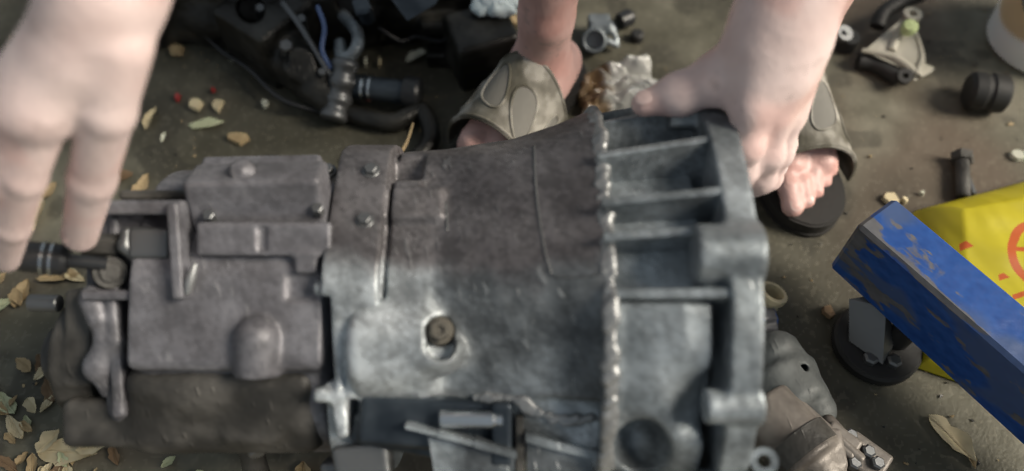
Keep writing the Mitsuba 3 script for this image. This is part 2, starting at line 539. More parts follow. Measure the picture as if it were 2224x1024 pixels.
# ribs between the case and the flange
for deg, t in ((7.3, 0.0074), (21.5, 0.0064), (31.0, 0.0066), (47.5, 0.0072), (66, 0.006), (84, 0.005), (104, 0.005)):
    c, s = math.cos(math.radians(deg)), math.sin(math.radians(deg))
    pts = []
    for x, r0, r1 in ((0.066, 0.11, 0.1705), (0.150, 0.12, 0.1865)):
        for sg in (-1, 1):
            for rr, th in ((r0, t * 0.75), (r1 - 0.0012, t / 2), (r1, t / 2 - 0.0012)):
                pts.append([x, rr * s + sg * th * c, rr * c - sg * th * s])
    gput('rib', trimesh.convex.convex_hull(np.array(pts)), 'bright_cast_metal', smooth=25)

# the long weld that joins the two halves, and the smaller one below
rng = np.random.default_rng(3)


def bead(F1, path, r, step=0.0034, lift=0.0):
    px = spline(path, 120)
    pts = []
    for x, y in px:
        q = [on(f, x, y) for f in F1]
        pts.append(max(q, key=lambda v: v[2]) + np.array([0, 0, lift]))
    return beads(np.array(pts), r, step)


def beads(pts, r, step=0.0034):
    for _ in range(14):
        pts[1:-1] = (pts[:-2] + 2 * pts[1:-1] + pts[2:]) / 4
    s = np.r_[0, np.cumsum(np.linalg.norm(np.diff(pts, axis=0), axis=1))]
    n = int(s[-1] / step)
    at_ = np.stack([np.interp(np.linspace(0, s[-1], n), s, pts[:, k]) for k in range(3)], 1)
    ps = []
    for q in at_:
        rr = r * rng.uniform(0.85, 1.15) * (1 + 0.18 * math.sin(len(ps) * 0.37))
        o = rng.normal(0, 0.0007, 3)
        tl = np.array([rr * 0.55, rr * 0.5, 0])
        ps.append(s_cone(q + o - tl, q + o + tl * rng.uniform(0.5, 1), rr * rng.uniform(0.5, 0.62), rr * rng.uniform(0.55, 0.75)))
        if rng.random() < 0.25:
            ps.append(s_ball(q + np.array([rng.choice([-1, 1]) * r * 0.9, rng.normal(0, .001), 0]), rr * rng.uniform(0.3, 0.5)))
    return solid(ps, 0.0011, 0.0024)




def seam_at(deg):
    """The outermost point of the case at its front edge, at that angle round the shaft."""
    rs = np.arange(0.21, 0.12, -0.0006)
    v = F.value(np.array([polar(0.0655, deg, r) for r in rs]))
    r0 = rs[int(np.argmax(v < 0))] - 0.0006
    return polar(0.0695, deg, max(r0, 0.1725) + 0.0012 if deg < 7 else r0)


gput('weld_bead', beads(np.array([seam_at(d) for d in np.linspace(84, -76, 260)]), 0.0049, 0.0028), 'weld_metal', smooth=True, label='long rippled weld bead running round the case beside the ribs')
gput('weld_bead', bead([F], [(1040, 862), (1085, 866), (1130, 868), (1150, 885), (1200, 908), (1260, 911), (1318, 908)], 0.0036, 0.0026, 0.0008),
     'weld_metal', smooth=True, label='thin stepped weld line below the cleaned front')
crack = spline([(1160, 318), (1163, 400), (1172, 480), (1184, 550), (1197, 594)], 60)
gput('seam', tube([on(F, x, y, 0.0003) for x, y in crack], 0.0013, 6), 'dull_steel', smooth=True)
gput('seam', tube([on(F, x, y, 0.0002) for x, y in spline([(1197, 600), (1250, 603), (1312, 594)], 24)], 0.0013, 6), 'dull_steel', smooth=True)
gput('seam', tube([on(F, x, y, 0.0003) for x, y in spline([(968, 440), (970, 470), (971, 502)], 14)], 0.0011, 6), 'dull_steel', smooth=True)

# filler plug
a, b = gx_(955, 722, 0.105), gx_(955, 716, 0.140)
gput('filler_plug', cat(lathe([(0, 0), (0, 0.0108), (0.020, 0.0108), (0.0212, 0.0100), (0.0212, 0)], a, b, 28), lathe([(0.018, 0), (0.018, 0.0086), (0.0275, 0.0086), (0.0290, 0.0072), (0.0290, 0.0040), (0.0265, 0.0036), (0.0265, 0)], a, b, 6)), 'rusty_plug', smooth=30)

# the plate between the two cases
def mid_shape(P):
    x, u, w = P[..., 0], P[..., 1], P[..., 2]
    R = 0.145
    d = np.hypot(u, w) - R
    d = smax(d, plane(u, w, 35, 0.1255), 0.010)
    d = smax(d, plane(u, w, -12, 0.1200), 0.016)
    return smax(d, np.abs(x + 0.1235) - 0.0215, 0.002)


m_ = Field((-0.175, -0.17, -0.17), (-0.08, 0.17, 0.165), 0.0019)
m_.add((mid_shape, np.array([-0.15, -0.15, -0.15]), np.array([-0.09, 0.15, 0.15])), 0.002)
m_.cut(s_box(gx_(702, 735, 0.11), (0.0085, 0.034, 0.035), rd=0.002), 0.003)
m_.add(s_cone(gx_(764, 640, 0.120), gx_(764, 850, 0.116), 0.0042, 0.0042), 0.004)
m_.add(s_cone(gx_(737, 660, 0.119), gx_(737, 850, 0.115), 0.0032, 0.0032), 0.003)
m_.add(s_cyl(gx_(684, 858, 0.112), gx_(822, 858, 0.112), 0.0062, 0.002), 0.004)
m_.add(s_cyl(gx_(683, 626, 0.116), gx_(730, 626, 0.116), 0.0062, 0.002), 0.004)
m_.add(s_box(gx_(745, 900, 0.106), (0.0055, 0.017, 0.010), [[.985, .17, 0], [-.17, .985, 0], [0, 0, 1]], 0.002), 0.004)
m_.add(s_box(gx_(802, 900, 0.106), (0.0052, 0.018, 0.010), rd=0.002), 0.004)
m_.cut(s_box(gx_(772, 915, 0.110), (0.0050, 0.018, 0.03), rd=0.002), 0.002)
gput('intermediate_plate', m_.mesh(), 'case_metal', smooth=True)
for px, py in ((792, 480), (712, 372), (806, 372)):
    q = on(m_, px, py)
    n = np.array([0, math.sin(0.62), math.cos(0.62)])
    gput('bolt', cat(lathe([(-0.002, 0), (-0.002, 0.0056), (0.0045, 0.0056), (0.0053, 0.0048), (0.0053, 0)], q, q + n, 6),
                     lathe([(-0.002, 0), (-0.002, 0.0075), (0.0008, 0.0075), (0.0012, 0.007), (0.0012, 0)], q, q + n, 20)), 'dull_steel', smooth=25)

# rear case
def rear_shape(P):
    x, u, w = P[..., 0], P[..., 1], P[..., 2]
    d = np.hypot(u + 0.004, w) - 0.1265
    d = smax(d, plane(u, w, 4, 0.1135), 0.014)
    d = smax(d, plane(u, w, 34, 0.1165), 0.010)
    return smax(d, np.abs(x + 0.2225) - 0.0755, 0.003)


r_ = Field((-0.345, -0.16, -0.16), (-0.125, 0.165, 0.15), 0.0021)
r_.add((rear_shape, np.array([-0.33, -0.14, -0.14]), np.array([-0.14, 0.14, 0.14])), 0.002)
r_.cut(s_box((-0.24, -0.115, 0.145), (0.12, 0.064, 0.056), [[1, 0, 0], [0, .985, .17], [0, -.17, .985]], 0.006), 0.012)   # front ends in a ledge
r_.add(s_cone(gx_(560, 735, 0.113), gx_(562, 830, 0.107), 0.0180, 0.0185), 0.0035)      # boss with its flat face down
r_.cut(s_box(gx_(560, 866, 0.125), (0.03, 0.014, 0.03), rd=0.001), 0.002)
r_.add(s_box(gx_(575, 520, 0.1120), (0.052, 0.013, 0.004), rd=0.002), 0.004)
r_.cut(s_box(gx_(563, 520, 0.122), (0.0035, 0.010, 0.009), rd=0.001), 0.002)
r_.add(s_box(gx_(672, 580, 0.104), (0.009, 0.012, 0.012), rd=0.003), 0.006)
r_.cut(s_box(gx_(650, 625, 0.119), (0.012, 0.010, 0.010), rd=0.003), 0.004)
gput('rear_case', r_.mesh(), 'grimy_cast_metal', smooth=True)

t_ = solid([s_box(gx_(567, 430, 0.092), (0.0535, 0.024, 0.019), [[1, 0.03, 0], [-.03, .87, .49], [0, -.49, .87]], 0.005),
            s_box(gx_(570, 392, 0.068), (0.050, 0.013, 0.018), [[1, 0.03, 0], [-.03, .6, .8], [0, -.8, .6]], 0.004)], 0.0016, 0.006)
gput('top_cover', t_, 'grimy_cast_metal', smooth=True)
a, b = gx_(528, 392, 0.084), gx_(526, 362, 0.124)
gput('round_cap', lathe([(0, 0), (0, 0.0115), (0.024, 0.011), (0.030, 0.009), (0.033, 0.004), (0.0335, 0)], a, b), 'grimy_cast_metal', smooth=40)
for px, py in ((455, 470), (690, 455)):
    q = gx_(px, py, 0.110)
    gput('bolt', lathe([(-0.006, 0), (-0.006, 0.0048), (0.003, 0.0048), (0.0036, 0.004), (0.0036, 0)], q, q + np.array([0, .5, .86]), 6), 'dull_steel', smooth=25)
# sump below, black with oil and with shade put into its colour
gput('sump', solid([s_box((-0.232, -0.068, 0.052), (0.078, 0.040, 0.044), [[1, 0, 0], [0, .93, .36], [0, -.36, .93]], 0.016), s_cone((-0.29, -0.09, 0.06), (-0.17, -0.082, 0.07), 0.017, 0.021), s_ball((-0.25, -0.06, 0.088), (0.03, 0.016, 0.012)), s_ball((-0.19, -0.07, 0.085), (0.018, 0.02, 0.014)),
                    s_box(gx_(560, 900, 0.074), (0.022, 0.020, 0.018), rd=0.006), s_cone(gx_(300, 850, 0.074), gx_(420, 880, 0.070), 0.008, 0.012),
                    s_box(gx_(300, 905, 0.058), (0.05, 0.02, 0.03), rd=0.008)], 0.0022, 0.012), 'oily_dirt', smooth=True)
gput('stud', lathe([(0, 0), (0, 0.0075), (0.016, 0.0075), (0.018, 0.006), (0.018, 0)], gx_(552, 945, 0.06), gx_(556, 975, 0.066), 12), 'dull_steel', smooth=30)
gput('support_foot', solid([s_cone(gx_(540, 955, 0.03), gx_(560, 1040, 0.0), 0.010, 0.012), s_ball(gx_(556, 965, 0.04), 0.012)], 0.002, 0.006), 'oily_dirt', smooth=True)

# tail flange with its bolt lugs
ps = [s_box(gx_(266, 740, 0.084), (0.0050, 0.060, 0.014), [[1, .05, 0], [-.05, 1, 0], [0, 0, 1]], 0.003)]
tf = solid(ps + [s_ball(gx_(268, 880, 0.080), (0.008, 0.016, 0.012)), s_box((-0.322, 0.0, 0.03), (0.007, 0.085, 0.06), rd=0.01)], 0.0018, 0.006)
gput('tail_flange', tf, 'grimy_cast_metal', smooth=True)
lug = [s_cone(gx_(206, 650, 0.092), gx_(216, 690, 0.096), 0.0120, 0.0100), s_cone(gx_(214, 690, 0.095), gx_(236, 745, 0.094), 0.0075, 0.0100),
       s_cone(gx_(232, 740, 0.094), gx_(214, 800, 0.090), 0.0090, 0.0115), s_cone(gx_(214, 790, 0.090), gx_(236, 846, 0.084), 0.0110, 0.0070),
       s_cone(gx_(242, 640, 0.097), gx_(254, 740, 0.097), 0.0050, 0.0070), s_cone(gx_(252, 740, 0.097), gx_(258, 820, 0.088), 0.0070, 0.0045)]
gput('tail_lug', solid(lug, 0.0013, 0.003), 'grimy_cast_metal', smooth=True)
gput('tail_cover', solid([s_cyl(gx_(172, 770, 0.030), gx_(262, 770, 0.030), 0.054, 0.008), s_box(gx_(196, 730, 0.065), (0.012, 0.04, 0.02), rd=0.005),
                          s_cyl(gx_(120, 770, 0.02), gx_(180, 770, 0.02), 0.026, 0.004)], 0.0022, 0.006), 'oily_dirt', smooth=True)

# selector housing: an open box with the levers in it
hs = [s_box(gx_(312, 452, 0.102), (0.037, 0.0055, 0.014), rd=0.002), s_box(gx_(402, 545, 0.104), (0.0045, 0.037, 0.020), [[1, .07, 0], [-.07, 1, 0], [0, 0, 1]], 0.002),
      s_box(gx_(300, 545, 0.080), (0.040, 0.037, 0.006), rd=0.002), s_box(gx_(300, 640, 0.096), (0.040, 0.004, 0.012), rd=0.002)]
gk = gput('selector_housing', solid(hs, 0.0015, 0.003), 'grimy_cast_metal', smooth=True)
e = spline([(424, 572), (412, 612), (406, 640)], 12)
put(gk + '__lip', gworld(tube([gx_(x, y, 0.122) for x, y in e], [0.002 + 0.002 * math.sin(math.pi * i / (len(e) - 1)) for i in range(len(e))], 8)), 'weld_metal', smooth=True)
put(gk + '__selector_block', gworld(solid([s_box(gx_(336, 528, 0.098), (0.0165, 0.0125, 0.012), rd=0.004), s_box(gx_(345, 552, 0.094), (0.014, 0.010, 0.010), rd=0.003)], 0.0014, 0.004)), 'dull_steel', smooth=True)
put(gk + '__lever', gworld(solid([s_cone(gx_(276, 505, 0.104), gx_(272, 535, 0.104), 0.0045, 0.0055), s_cone(gx_(272, 535, 0.104), gx_(306, 568, 0.100), 0.0055, 0.005)], 0.0012, 0.003)), 'dull_steel', smooth=True)
put(gk + '__roller', gworld(lathe([(0, 0), (0, 0.0130), (0.008, 0.0135), (0.011, 0.0125), (0.011, 0.008), (0.014, 0.0075), (0.014, 0)], gx_(240, 592, 0.090), gx_(240, 592, 0.120))), 'oily_dirt', smooth=30)
put(gk + '__rail', gworld(cat(lathe([(0, 0), (0, 0.008), (0.03, 0.008), (0.03, 0)], gx_(200, 530, 0.090), gx_(300, 530, 0.090)), box(gx_(225, 535, 0.092), (0.03, 0.014, 0.018), bevel=0.002))), 'oily_dirt', smooth=30)
put(gk + '__cover_rim', gworld(box(gx_(350, 425, 0.080), (0.060, 0.008, 0.02), bevel=0.002)), 'oily_dirt', smooth=30)
# the plug in the other hand's fingers, on the end of the shift shaft
gk = gput('shift_plug', lathe([(0, 0), (0, 0.010), (0.004, 0.012), (0.030, 0.0125), (0.034, 0.010), (0.034, 0.0055), (0.062, 0.0055), (0.062, 0)], gx_(40, 556, 0.120), gx_(240, 575, 0.100)), 'black_plastic', smooth=30)
d_ = gx_(240, 575, 0.10) - gx_(40, 556, 0.12)
d_ /= np.linalg.norm(d_)
for t0 in (0.0165, 0.0225):
    q = gx_(40, 556, 0.12) + d_ * t0
    put(gk + '__ring', gworld(lathe([(0, 0.0115), (0, 0.0132), (0.0017, 0.0132), (0.0017, 0.0115)], q, q + d_)), 'polished_steel', smooth=30)
gput('breather_stub', lathe([(0, 0), (0, 0.0075), (0.023, 0.0075), (0.024, 0.0068), (0.024, 0)], gx_(68, 658, 0.06), gx_(140, 660, 0.06)), 'dull_steel', smooth=30)

# what hangs below the front: clutch lever, its rod, two ribs and a bracket
gput('clutch_lever', solid([s_box(gx_(945, 915, 0.108), (0.058, 0.020, 0.012), [[1, -.08, 0], [.08, 1, 0], [0, 0, 1]], 0.005),
                            s_box(gx_(900, 950, 0.100), (0.050, 0.012, 0.010), [[1, -.2, 0], [.2, 1, 0], [0, 0, 1]], 0.004),
                            s_box(gx_(1090, 935, 0.116), (0.008, 0.024, 0.014), rd=0.003)], 0.0018, 0.006), 'blue_steel', smooth=True)
gput('release_rod', lathe([(0, 0), (0, 0.0060), (0.001, 0.0066), (0.040, 0.0066), (0.042, 0.0052), (0.047, 0.0052), (0.047, 0)], gx_(956, 911, 0.128), gx_(1090, 913, 0.128)), 'polished_steel', smooth=30)


def web(pts, w0, w1, h):
    """A thin standing wall whose top edge follows pts."""
    out = []
    for (x0, y0), (x1, y1) in zip(pts[:-1], pts[1:]):
        a0, a1 = gx_(x0, y0, w0), gx_(x1, y1, w0)
        hull = []
        for q in (a0, a1):
            hull += [q + [0, h / 2, 0], q - [0, h / 2, 0], q + [0, h * .5, w1 - w0], q - [0, h, w0 - w1]]
        out.append(trimesh.convex.convex_hull(np.array(hull)))
    return cat(*out)


gput('lower_web', cat(web([(880, 928), (950, 945)], 0.136, 0.07, 0.0026), web([(950, 945), (1030, 965)], 0.137, 0.07, 0.0038), web([(1030, 965), (1122, 990)], 0.138, 0.07, 0.0052)), 'bright_cast_metal', smooth=25)
gput('lower_web', web([(1142, 952), (1200, 968), (1312, 994)], 0.136, 0.06, 0.0060), 'bright_cast_metal', smooth=25)
gput('lower_web', box(gx_(1128, 960, 0.115), (0.006, 0.045, 0.03), bevel=0.001), 'oily_dirt', smooth=25)
for pts in (((930, 948), (1118, 994), (1118, 1070), (950, 1070)), ((1145, 962), (1286, 996), (1286, 1070), (1145, 1070))):
    gput('lower_panel', trimesh.convex.convex_hull(np.array([gx_(x, y, w) for w in (0.128, 0.085) for x, y in pts])), 'bright_cast_metal', smooth=25)
gput('hanger_bracket', solid([s_box(gx_(790, 1000, 0.092), (0.022, 0.016, 0.012), [[.98, .17, 0], [-.17, .98, 0], [0, 0, 1]], 0.004),
                              s_box(gx_(770, 1040, 0.080), (0.026, 0.016, 0.012), rd=0.004), s_cone(gx_(830, 930, 0.098), gx_(838, 985, 0.095), 0.005, 0.006)], 0.0018, 0.005), 'dull_steel', smooth=True)
gput('dowel_lug', lathe([(0, 0.0048), (0, 0.0098), (0.009, 0.0098), (0.009, 0.0048), (0, 0.0048)], gx_(1659, 1004, 0.150), gx_(1661, 1000, 0.165)), 'bright_cast_metal', smooth=30)
note('gearbox', 'cast aluminium gearbox with ribbed bell housing and long weld, held by two hands', 'gearbox')
# ------------------------------------------------------------------ the person who holds the gearbox
def skin_color(p, n, uv):
    a = fbm(p.x * 38, p.y * 38, p.z * 38, 3)
    b = fbm(p.x * 12 + 3, p.y * 12, p.z * 12, 2)
    c = mix((0.60, 0.455, 0.43), (0.72, 0.585, 0.56), smoothstep(0.25, 0.75, a * 0.5 + b * 0.5))
    tan = smoothstep(0.50, 0.54, p.y) * smoothstep(0.62, 0.5, p.z)  # shade on legs and feet, put into the skin as a darker, redder tone
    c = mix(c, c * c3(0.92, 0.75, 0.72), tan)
    c = mix(c, c * c3(0.97, 0.87, 0.85), smoothstep(0.5, 0.72, fbm(p.x * 26 + 5, p.y * 26 + 1, p.z * 26, 2)))
    grease = smoothstep(0.62, 0.78, fbm(p.x * 55 + 8, p.y * 55, p.z * 55, 3))
    return mix(c, (0.30, 0.22, 0.20), grease * 0.35)


def skin_bump(p, n, uv):
    return fbm(p.x * 240, p.y * 240, p.z * 240, 2) + 0.3 * fbm(p.x * 60, p.y * 60, p.z * 140, 2)


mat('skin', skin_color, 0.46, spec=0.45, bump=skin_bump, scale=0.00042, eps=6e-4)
mat('nail', (0.56, 0.42, 0.395), 0.35)
mat('shirt_cloth', (0.10, 0.11, 0.13), 0.9, spec=0.1)
mat('shorts_cloth', (0.06, 0.065, 0.08), 0.9, spec=0.1)
mat('hair', (0.02, 0.017, 0.015), 0.6)
mat('strap_leather', lambda p, n, uv: mix(mix((0.165, 0.155, 0.132), (0.33, 0.315, 0.28), smoothstep(0.3, 0.7, fbm(p.x * 60, p.y * 60, p.z * 60, 3))), (0.065, 0.060, 0.042), smoothstep(0.46, 0.62, fbm(p.x * 24 + 3, p.y * 24 + 8, p.z * 24, 3)) * 0.8), 0.65, spec=0.3,
    bump=lambda p, n, uv: fbm(p.x * 160, p.y * 160, p.z * 160, 3), scale=0.0010, eps=6e-4)
mat('strap_window', (0.16, 0.155, 0.14), 0.7, spec=0.3)
mat('sole_rubber', (0.016, 0.015, 0.014), 0.65)

V = lambda *a: np.array(a, float)
prims = []                                                            # (solid, blend)


def limb(pts, rs, k=0.012):
    for (a, b), (r, s) in zip(zip(pts[:-1], pts[1:]), zip(rs[:-1], rs[1:])):
        prims.append((s_cone(a, b, r, s), k))


ankle_r, ankle_l = V(0.038, 0.735, 0.088), V(0.350, 0.730, 0.088)
knee_r, knee_l = V(0.052, 0.705, 0.49), V(0.365, 0.70, 0.49)
hip_r, hip_l = V(0.10, 1.05, 0.70), V(0.28, 1.05, 0.70)
sh_r, sh_l = V(0.02, 0.70, 0.90), V(0.37, 0.70, 0.90)
neck, head = V(0.195, 0.63, 0.985), V(0.195, 0.535, 1.04)
for ank, kn, hp in ((ankle_r, knee_r, hip_r), (ankle_l, knee_l, hip_l)):
    calf = ank + (kn - ank) * 0.62 + V(0, 0.022, 0)
    limb([ank + V(0, 0.004, 0.0), ank + (kn - ank) * 0.22, calf, kn], [0.035, 0.032, 0.050, 0.052])
    limb([kn, hp], [0.055, 0.080])
limb([hip_r, hip_l], [0.11, 0.11], 0.05)
limb([(hip_r + hip_l) / 2, V(0.195, 0.86, 0.84), V(0.195, 0.74, 0.90)], [0.125, 0.125, 0.115], 0.06)
limb([V(0.12, 0.74, 0.90), V(0.27, 0.74, 0.90)], [0.10, 0.10], 0.05)
limb([sh_r, sh_l], [0.055, 0.055], 0.05)
limb([V(0.195, 0.72, 0.95), neck], [0.06, 0.052], 0.04)
prims.append((s_ball(head, (0.076, 0.098, 0.100)), 0.03))
prims.append((s_ball(head + V(0, -0.050, -0.055), (0.055, 0.05, 0.048)), 0.03))
prims.append((s_cone(head + V(0, -0.085, -0.022), head + V(0, -0.112, -0.045), 0.010, 0.014), 0.012))
for s in (-1, 1):
    prims.append((s_ball(head + V(s * 0.078, 0.01, -0.012), (0.010, 0.020, 0.030)), 0.006))

# the arm that reaches the flange, and its hand
W = far(1700, 35, 0.600)
elb = V(0.318, 0.600, 0.655)
limb([sh_l, elb], [0.050, 0.043], 0.03)
limb([elb, elb + (W - elb) * 0.35, W], [0.043, 0.045, 0.0335], 0.02)
mcp = [far(1630, 232, 0.612), far(1675, 248, 0.628), far(1703, 252, 0.650), far(1716, 248, 0.674)]
wr = [far(1650, 75, 0.598), far(1690, 70, 0.600), far(1722, 75, 0.606), far(1745, 85, 0.615)]
for a, b, r in zip(wr, mcp, (0.0165, 0.0165, 0.0155, 0.0140)):
    prims.append((s_cone(a, b, 0.0190, r), 0.018))
prims.append((s_cone(W, far(1690, 150, 0.612), 0.031, 0.026), 0.02))
fingers_l = [[mcp[0], far(1622, 318, 0.628), far(1612, 370, 0.650), far(1606, 398, 0.668)],
             [mcp[1], far(1668, 335, 0.648), far(1652, 388, 0.672), far(1640, 408, 0.690)],
             [mcp[2], far(1690, 332, 0.676), far(1668, 385, 0.700), far(1650, 402, 0.716)],
             [mcp[3], far(1700, 315, 0.700), far(1682, 360, 0.720), far(1664, 380, 0.734)]]
for ch, r in zip(fingers_l, (1.0, 1.03, 0.97, 0.86)):
    limb(ch, [0.0135 * r, 0.0118 * r, 0.0104 * r, 0.0086 * r], 0.007)
    for q in ch[1:3]:
        prims.append((s_ball(q, 0.0122 * r), 0.006))
thumb_l = [far(1640, 105, 0.605), far(1560, 172, 0.628), far(1478, 205, 0.642), far(1400, 226, 0.650)]
limb(thumb_l, [0.0235, 0.0178, 0.0152, 0.0108], 0.012)
prims.append((s_ball(thumb_l[1], 0.0180), 0.01))
prims.append((s_ball(thumb_l[2], 0.0155), 0.008))
prims.append((s_cone(far(1600, 175, 0.622), far(1640, 215, 0.618), 0.012, 0.013), 0.016))        # the web of the thumb

# the other arm, its hand over the tail of the gearbox
W2 = far(228, -20, 0.470)
elb2 = V(-0.085, 0.570, 0.700)
limb([sh_r, elb2], [0.050, 0.043], 0.03)
limb([elb2, elb2 + (W2 - elb2) * 0.4, W2], [0.043, 0.041, 0.0300], 0.02)
mcp2 = [far(100, 245, 0.492), far(58, 254, 0.496), far(18, 256, 0.506), far(-20, 250, 0.520)]
wr2 = [far(240, 20, 0.474), far(218, 12, 0.474), far(196, 16, 0.478), far(176, 24, 0.484)]
for a, b, r in zip(wr2, mcp2, (0.0170, 0.0168, 0.0158, 0.0145)):
    prims.append((s_cone(a, b, 0.0185, r), 0.016))
prims.append((s_cone(W2, far(200, 110, 0.484), 0.029, 0.024), 0.02))
fingers_r = [[mcp2[0], far(54, 385, 0.522), far(28, 490, 0.560), far(14, 565, 0.600)],
             [mcp2[1], far(8, 390, 0.528), far(-20, 495, 0.568), far(-34, 565, 0.606)],
             [mcp2[2], far(-45, 385, 0.540), far(-85, 470, 0.582), far(-90, 530, 0.618)],
             [mcp2[3], far(-95, 355, 0.552), far(-150, 420, 0.590), far(-150, 470, 0.620)]]
for ch, r in zip(fingers_r, (1.0, 1.0, 0.94, 0.86)):
    limb(ch, [0.0142 * r, 0.0130 * r, 0.0118 * r, 0.0096 * r], 0.004)
thumb_r = [far(256, 100, 0.476), far(234, 240, 0.500), far(200, 388, 0.548), far(174, 512, 0.600)]
limb(thumb_r, [0.0200, 0.0162, 0.0152, 0.0125], 0.005)


def foot(a, d, s):
    """Heel, instep and five toes from the ankle a along d; s = side of the big toe."""
    d = V(*d, 0) / np.hypot(*d)
    n = V(-d[1], d[0], 0) * s                                          # towards the big toe
    z = lambda p, h: V(p[0], p[1], h)
    prims.append((s_cone(z(a - d * 0.035, 0.060), z(a - d * 0.045, 0.058), 0.032, 0.031), 0.02))
    limb([a, z(a - d * 0.02, 0.065)], [0.036, 0.034], 0.02)
    for o, r in ((0.017, 0.026), (-0.017, 0.023)):
        limb([z(a + d * 0.012 + n * o * 0.6, 0.070), z(a + d * 0.070 + n * o, 0.060), z(a + d * 0.125 + n * o * 1.25, 0.048)], [0.033, r + 0.003, r * 0.80], 0.02)
    for i, (o, L, r) in enumerate(((0.031, 0.050, 0.0135), (0.0115, 0.050, 0.0100), (-0.005, 0.044, 0.0092), (-0.0205, 0.036, 0.0088), (-0.034, 0.027, 0.0085))):
        b = z(a + d * (0.128 - 0.006 * i) + n * o, 0.045)
        m = b + d * L * 0.55 + V(0, 0, 0.001)
        e = b + d * L + V(0, 0, -0.007)
        limb([b, m, e], [r * 1.1, r * 0.92, r], 0.006)
        if i < 2:
            nails.append((e + d * r * 0.35 + V(0, 0, r * 0.72), d, r))


nails = []
dir_r, dir_l = (-0.55, -0.83), (0.13, -0.99)
foot(ankle_r, dir_r, 1)
foot(ankle_l, dir_l, -1)

lo = np.min([p[1] for p, _ in prims], 0) - 0.02
hi = np.max([p[2] for p, _ in prims], 0) + 0.02
body = Field(lo, hi, 0.0033)
for p, k in prims:
    body.add(p, k)
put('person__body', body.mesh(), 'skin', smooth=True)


def plate(c, n, d, L, Wd, t=0.0012):
    """A nail: a thin curved oval at c, facing n, growing along d."""
    n, d = n / np.linalg.norm(n), d - n * (d @ n / (n @ n))
    d /= np.linalg.norm(d)
    m = trimesh.creation.icosphere(2)
    R = np.stack([d, np.cross(n, d), n])
    return trimesh.Trimesh(c + (np.array(m.vertices) * [L, Wd, t]) @ R, m.faces, process=False)


for ch, r in ((thumb_l, 0.0108), (thumb_r, 0.0110)):
    d = ch[3] - ch[2]
    n = -FWD + UPV * 0.35
    n = n - d * (n @ d) / (d @ d)
    n /= np.linalg.norm(n)
    put('person__thumbnail', plate(ch[3] - d * 0.04 + n * r * 1.02, n, d, 0.0075, 0.0066, 0.0018), 'nail', smooth=True)
for c, d, r in nails:
    put('person__toenail', plate(c, V(0, 0, 1) + d * 0.5, d, r * 0.62, r * 0.60, 0.0014), 'nail', smooth=True)


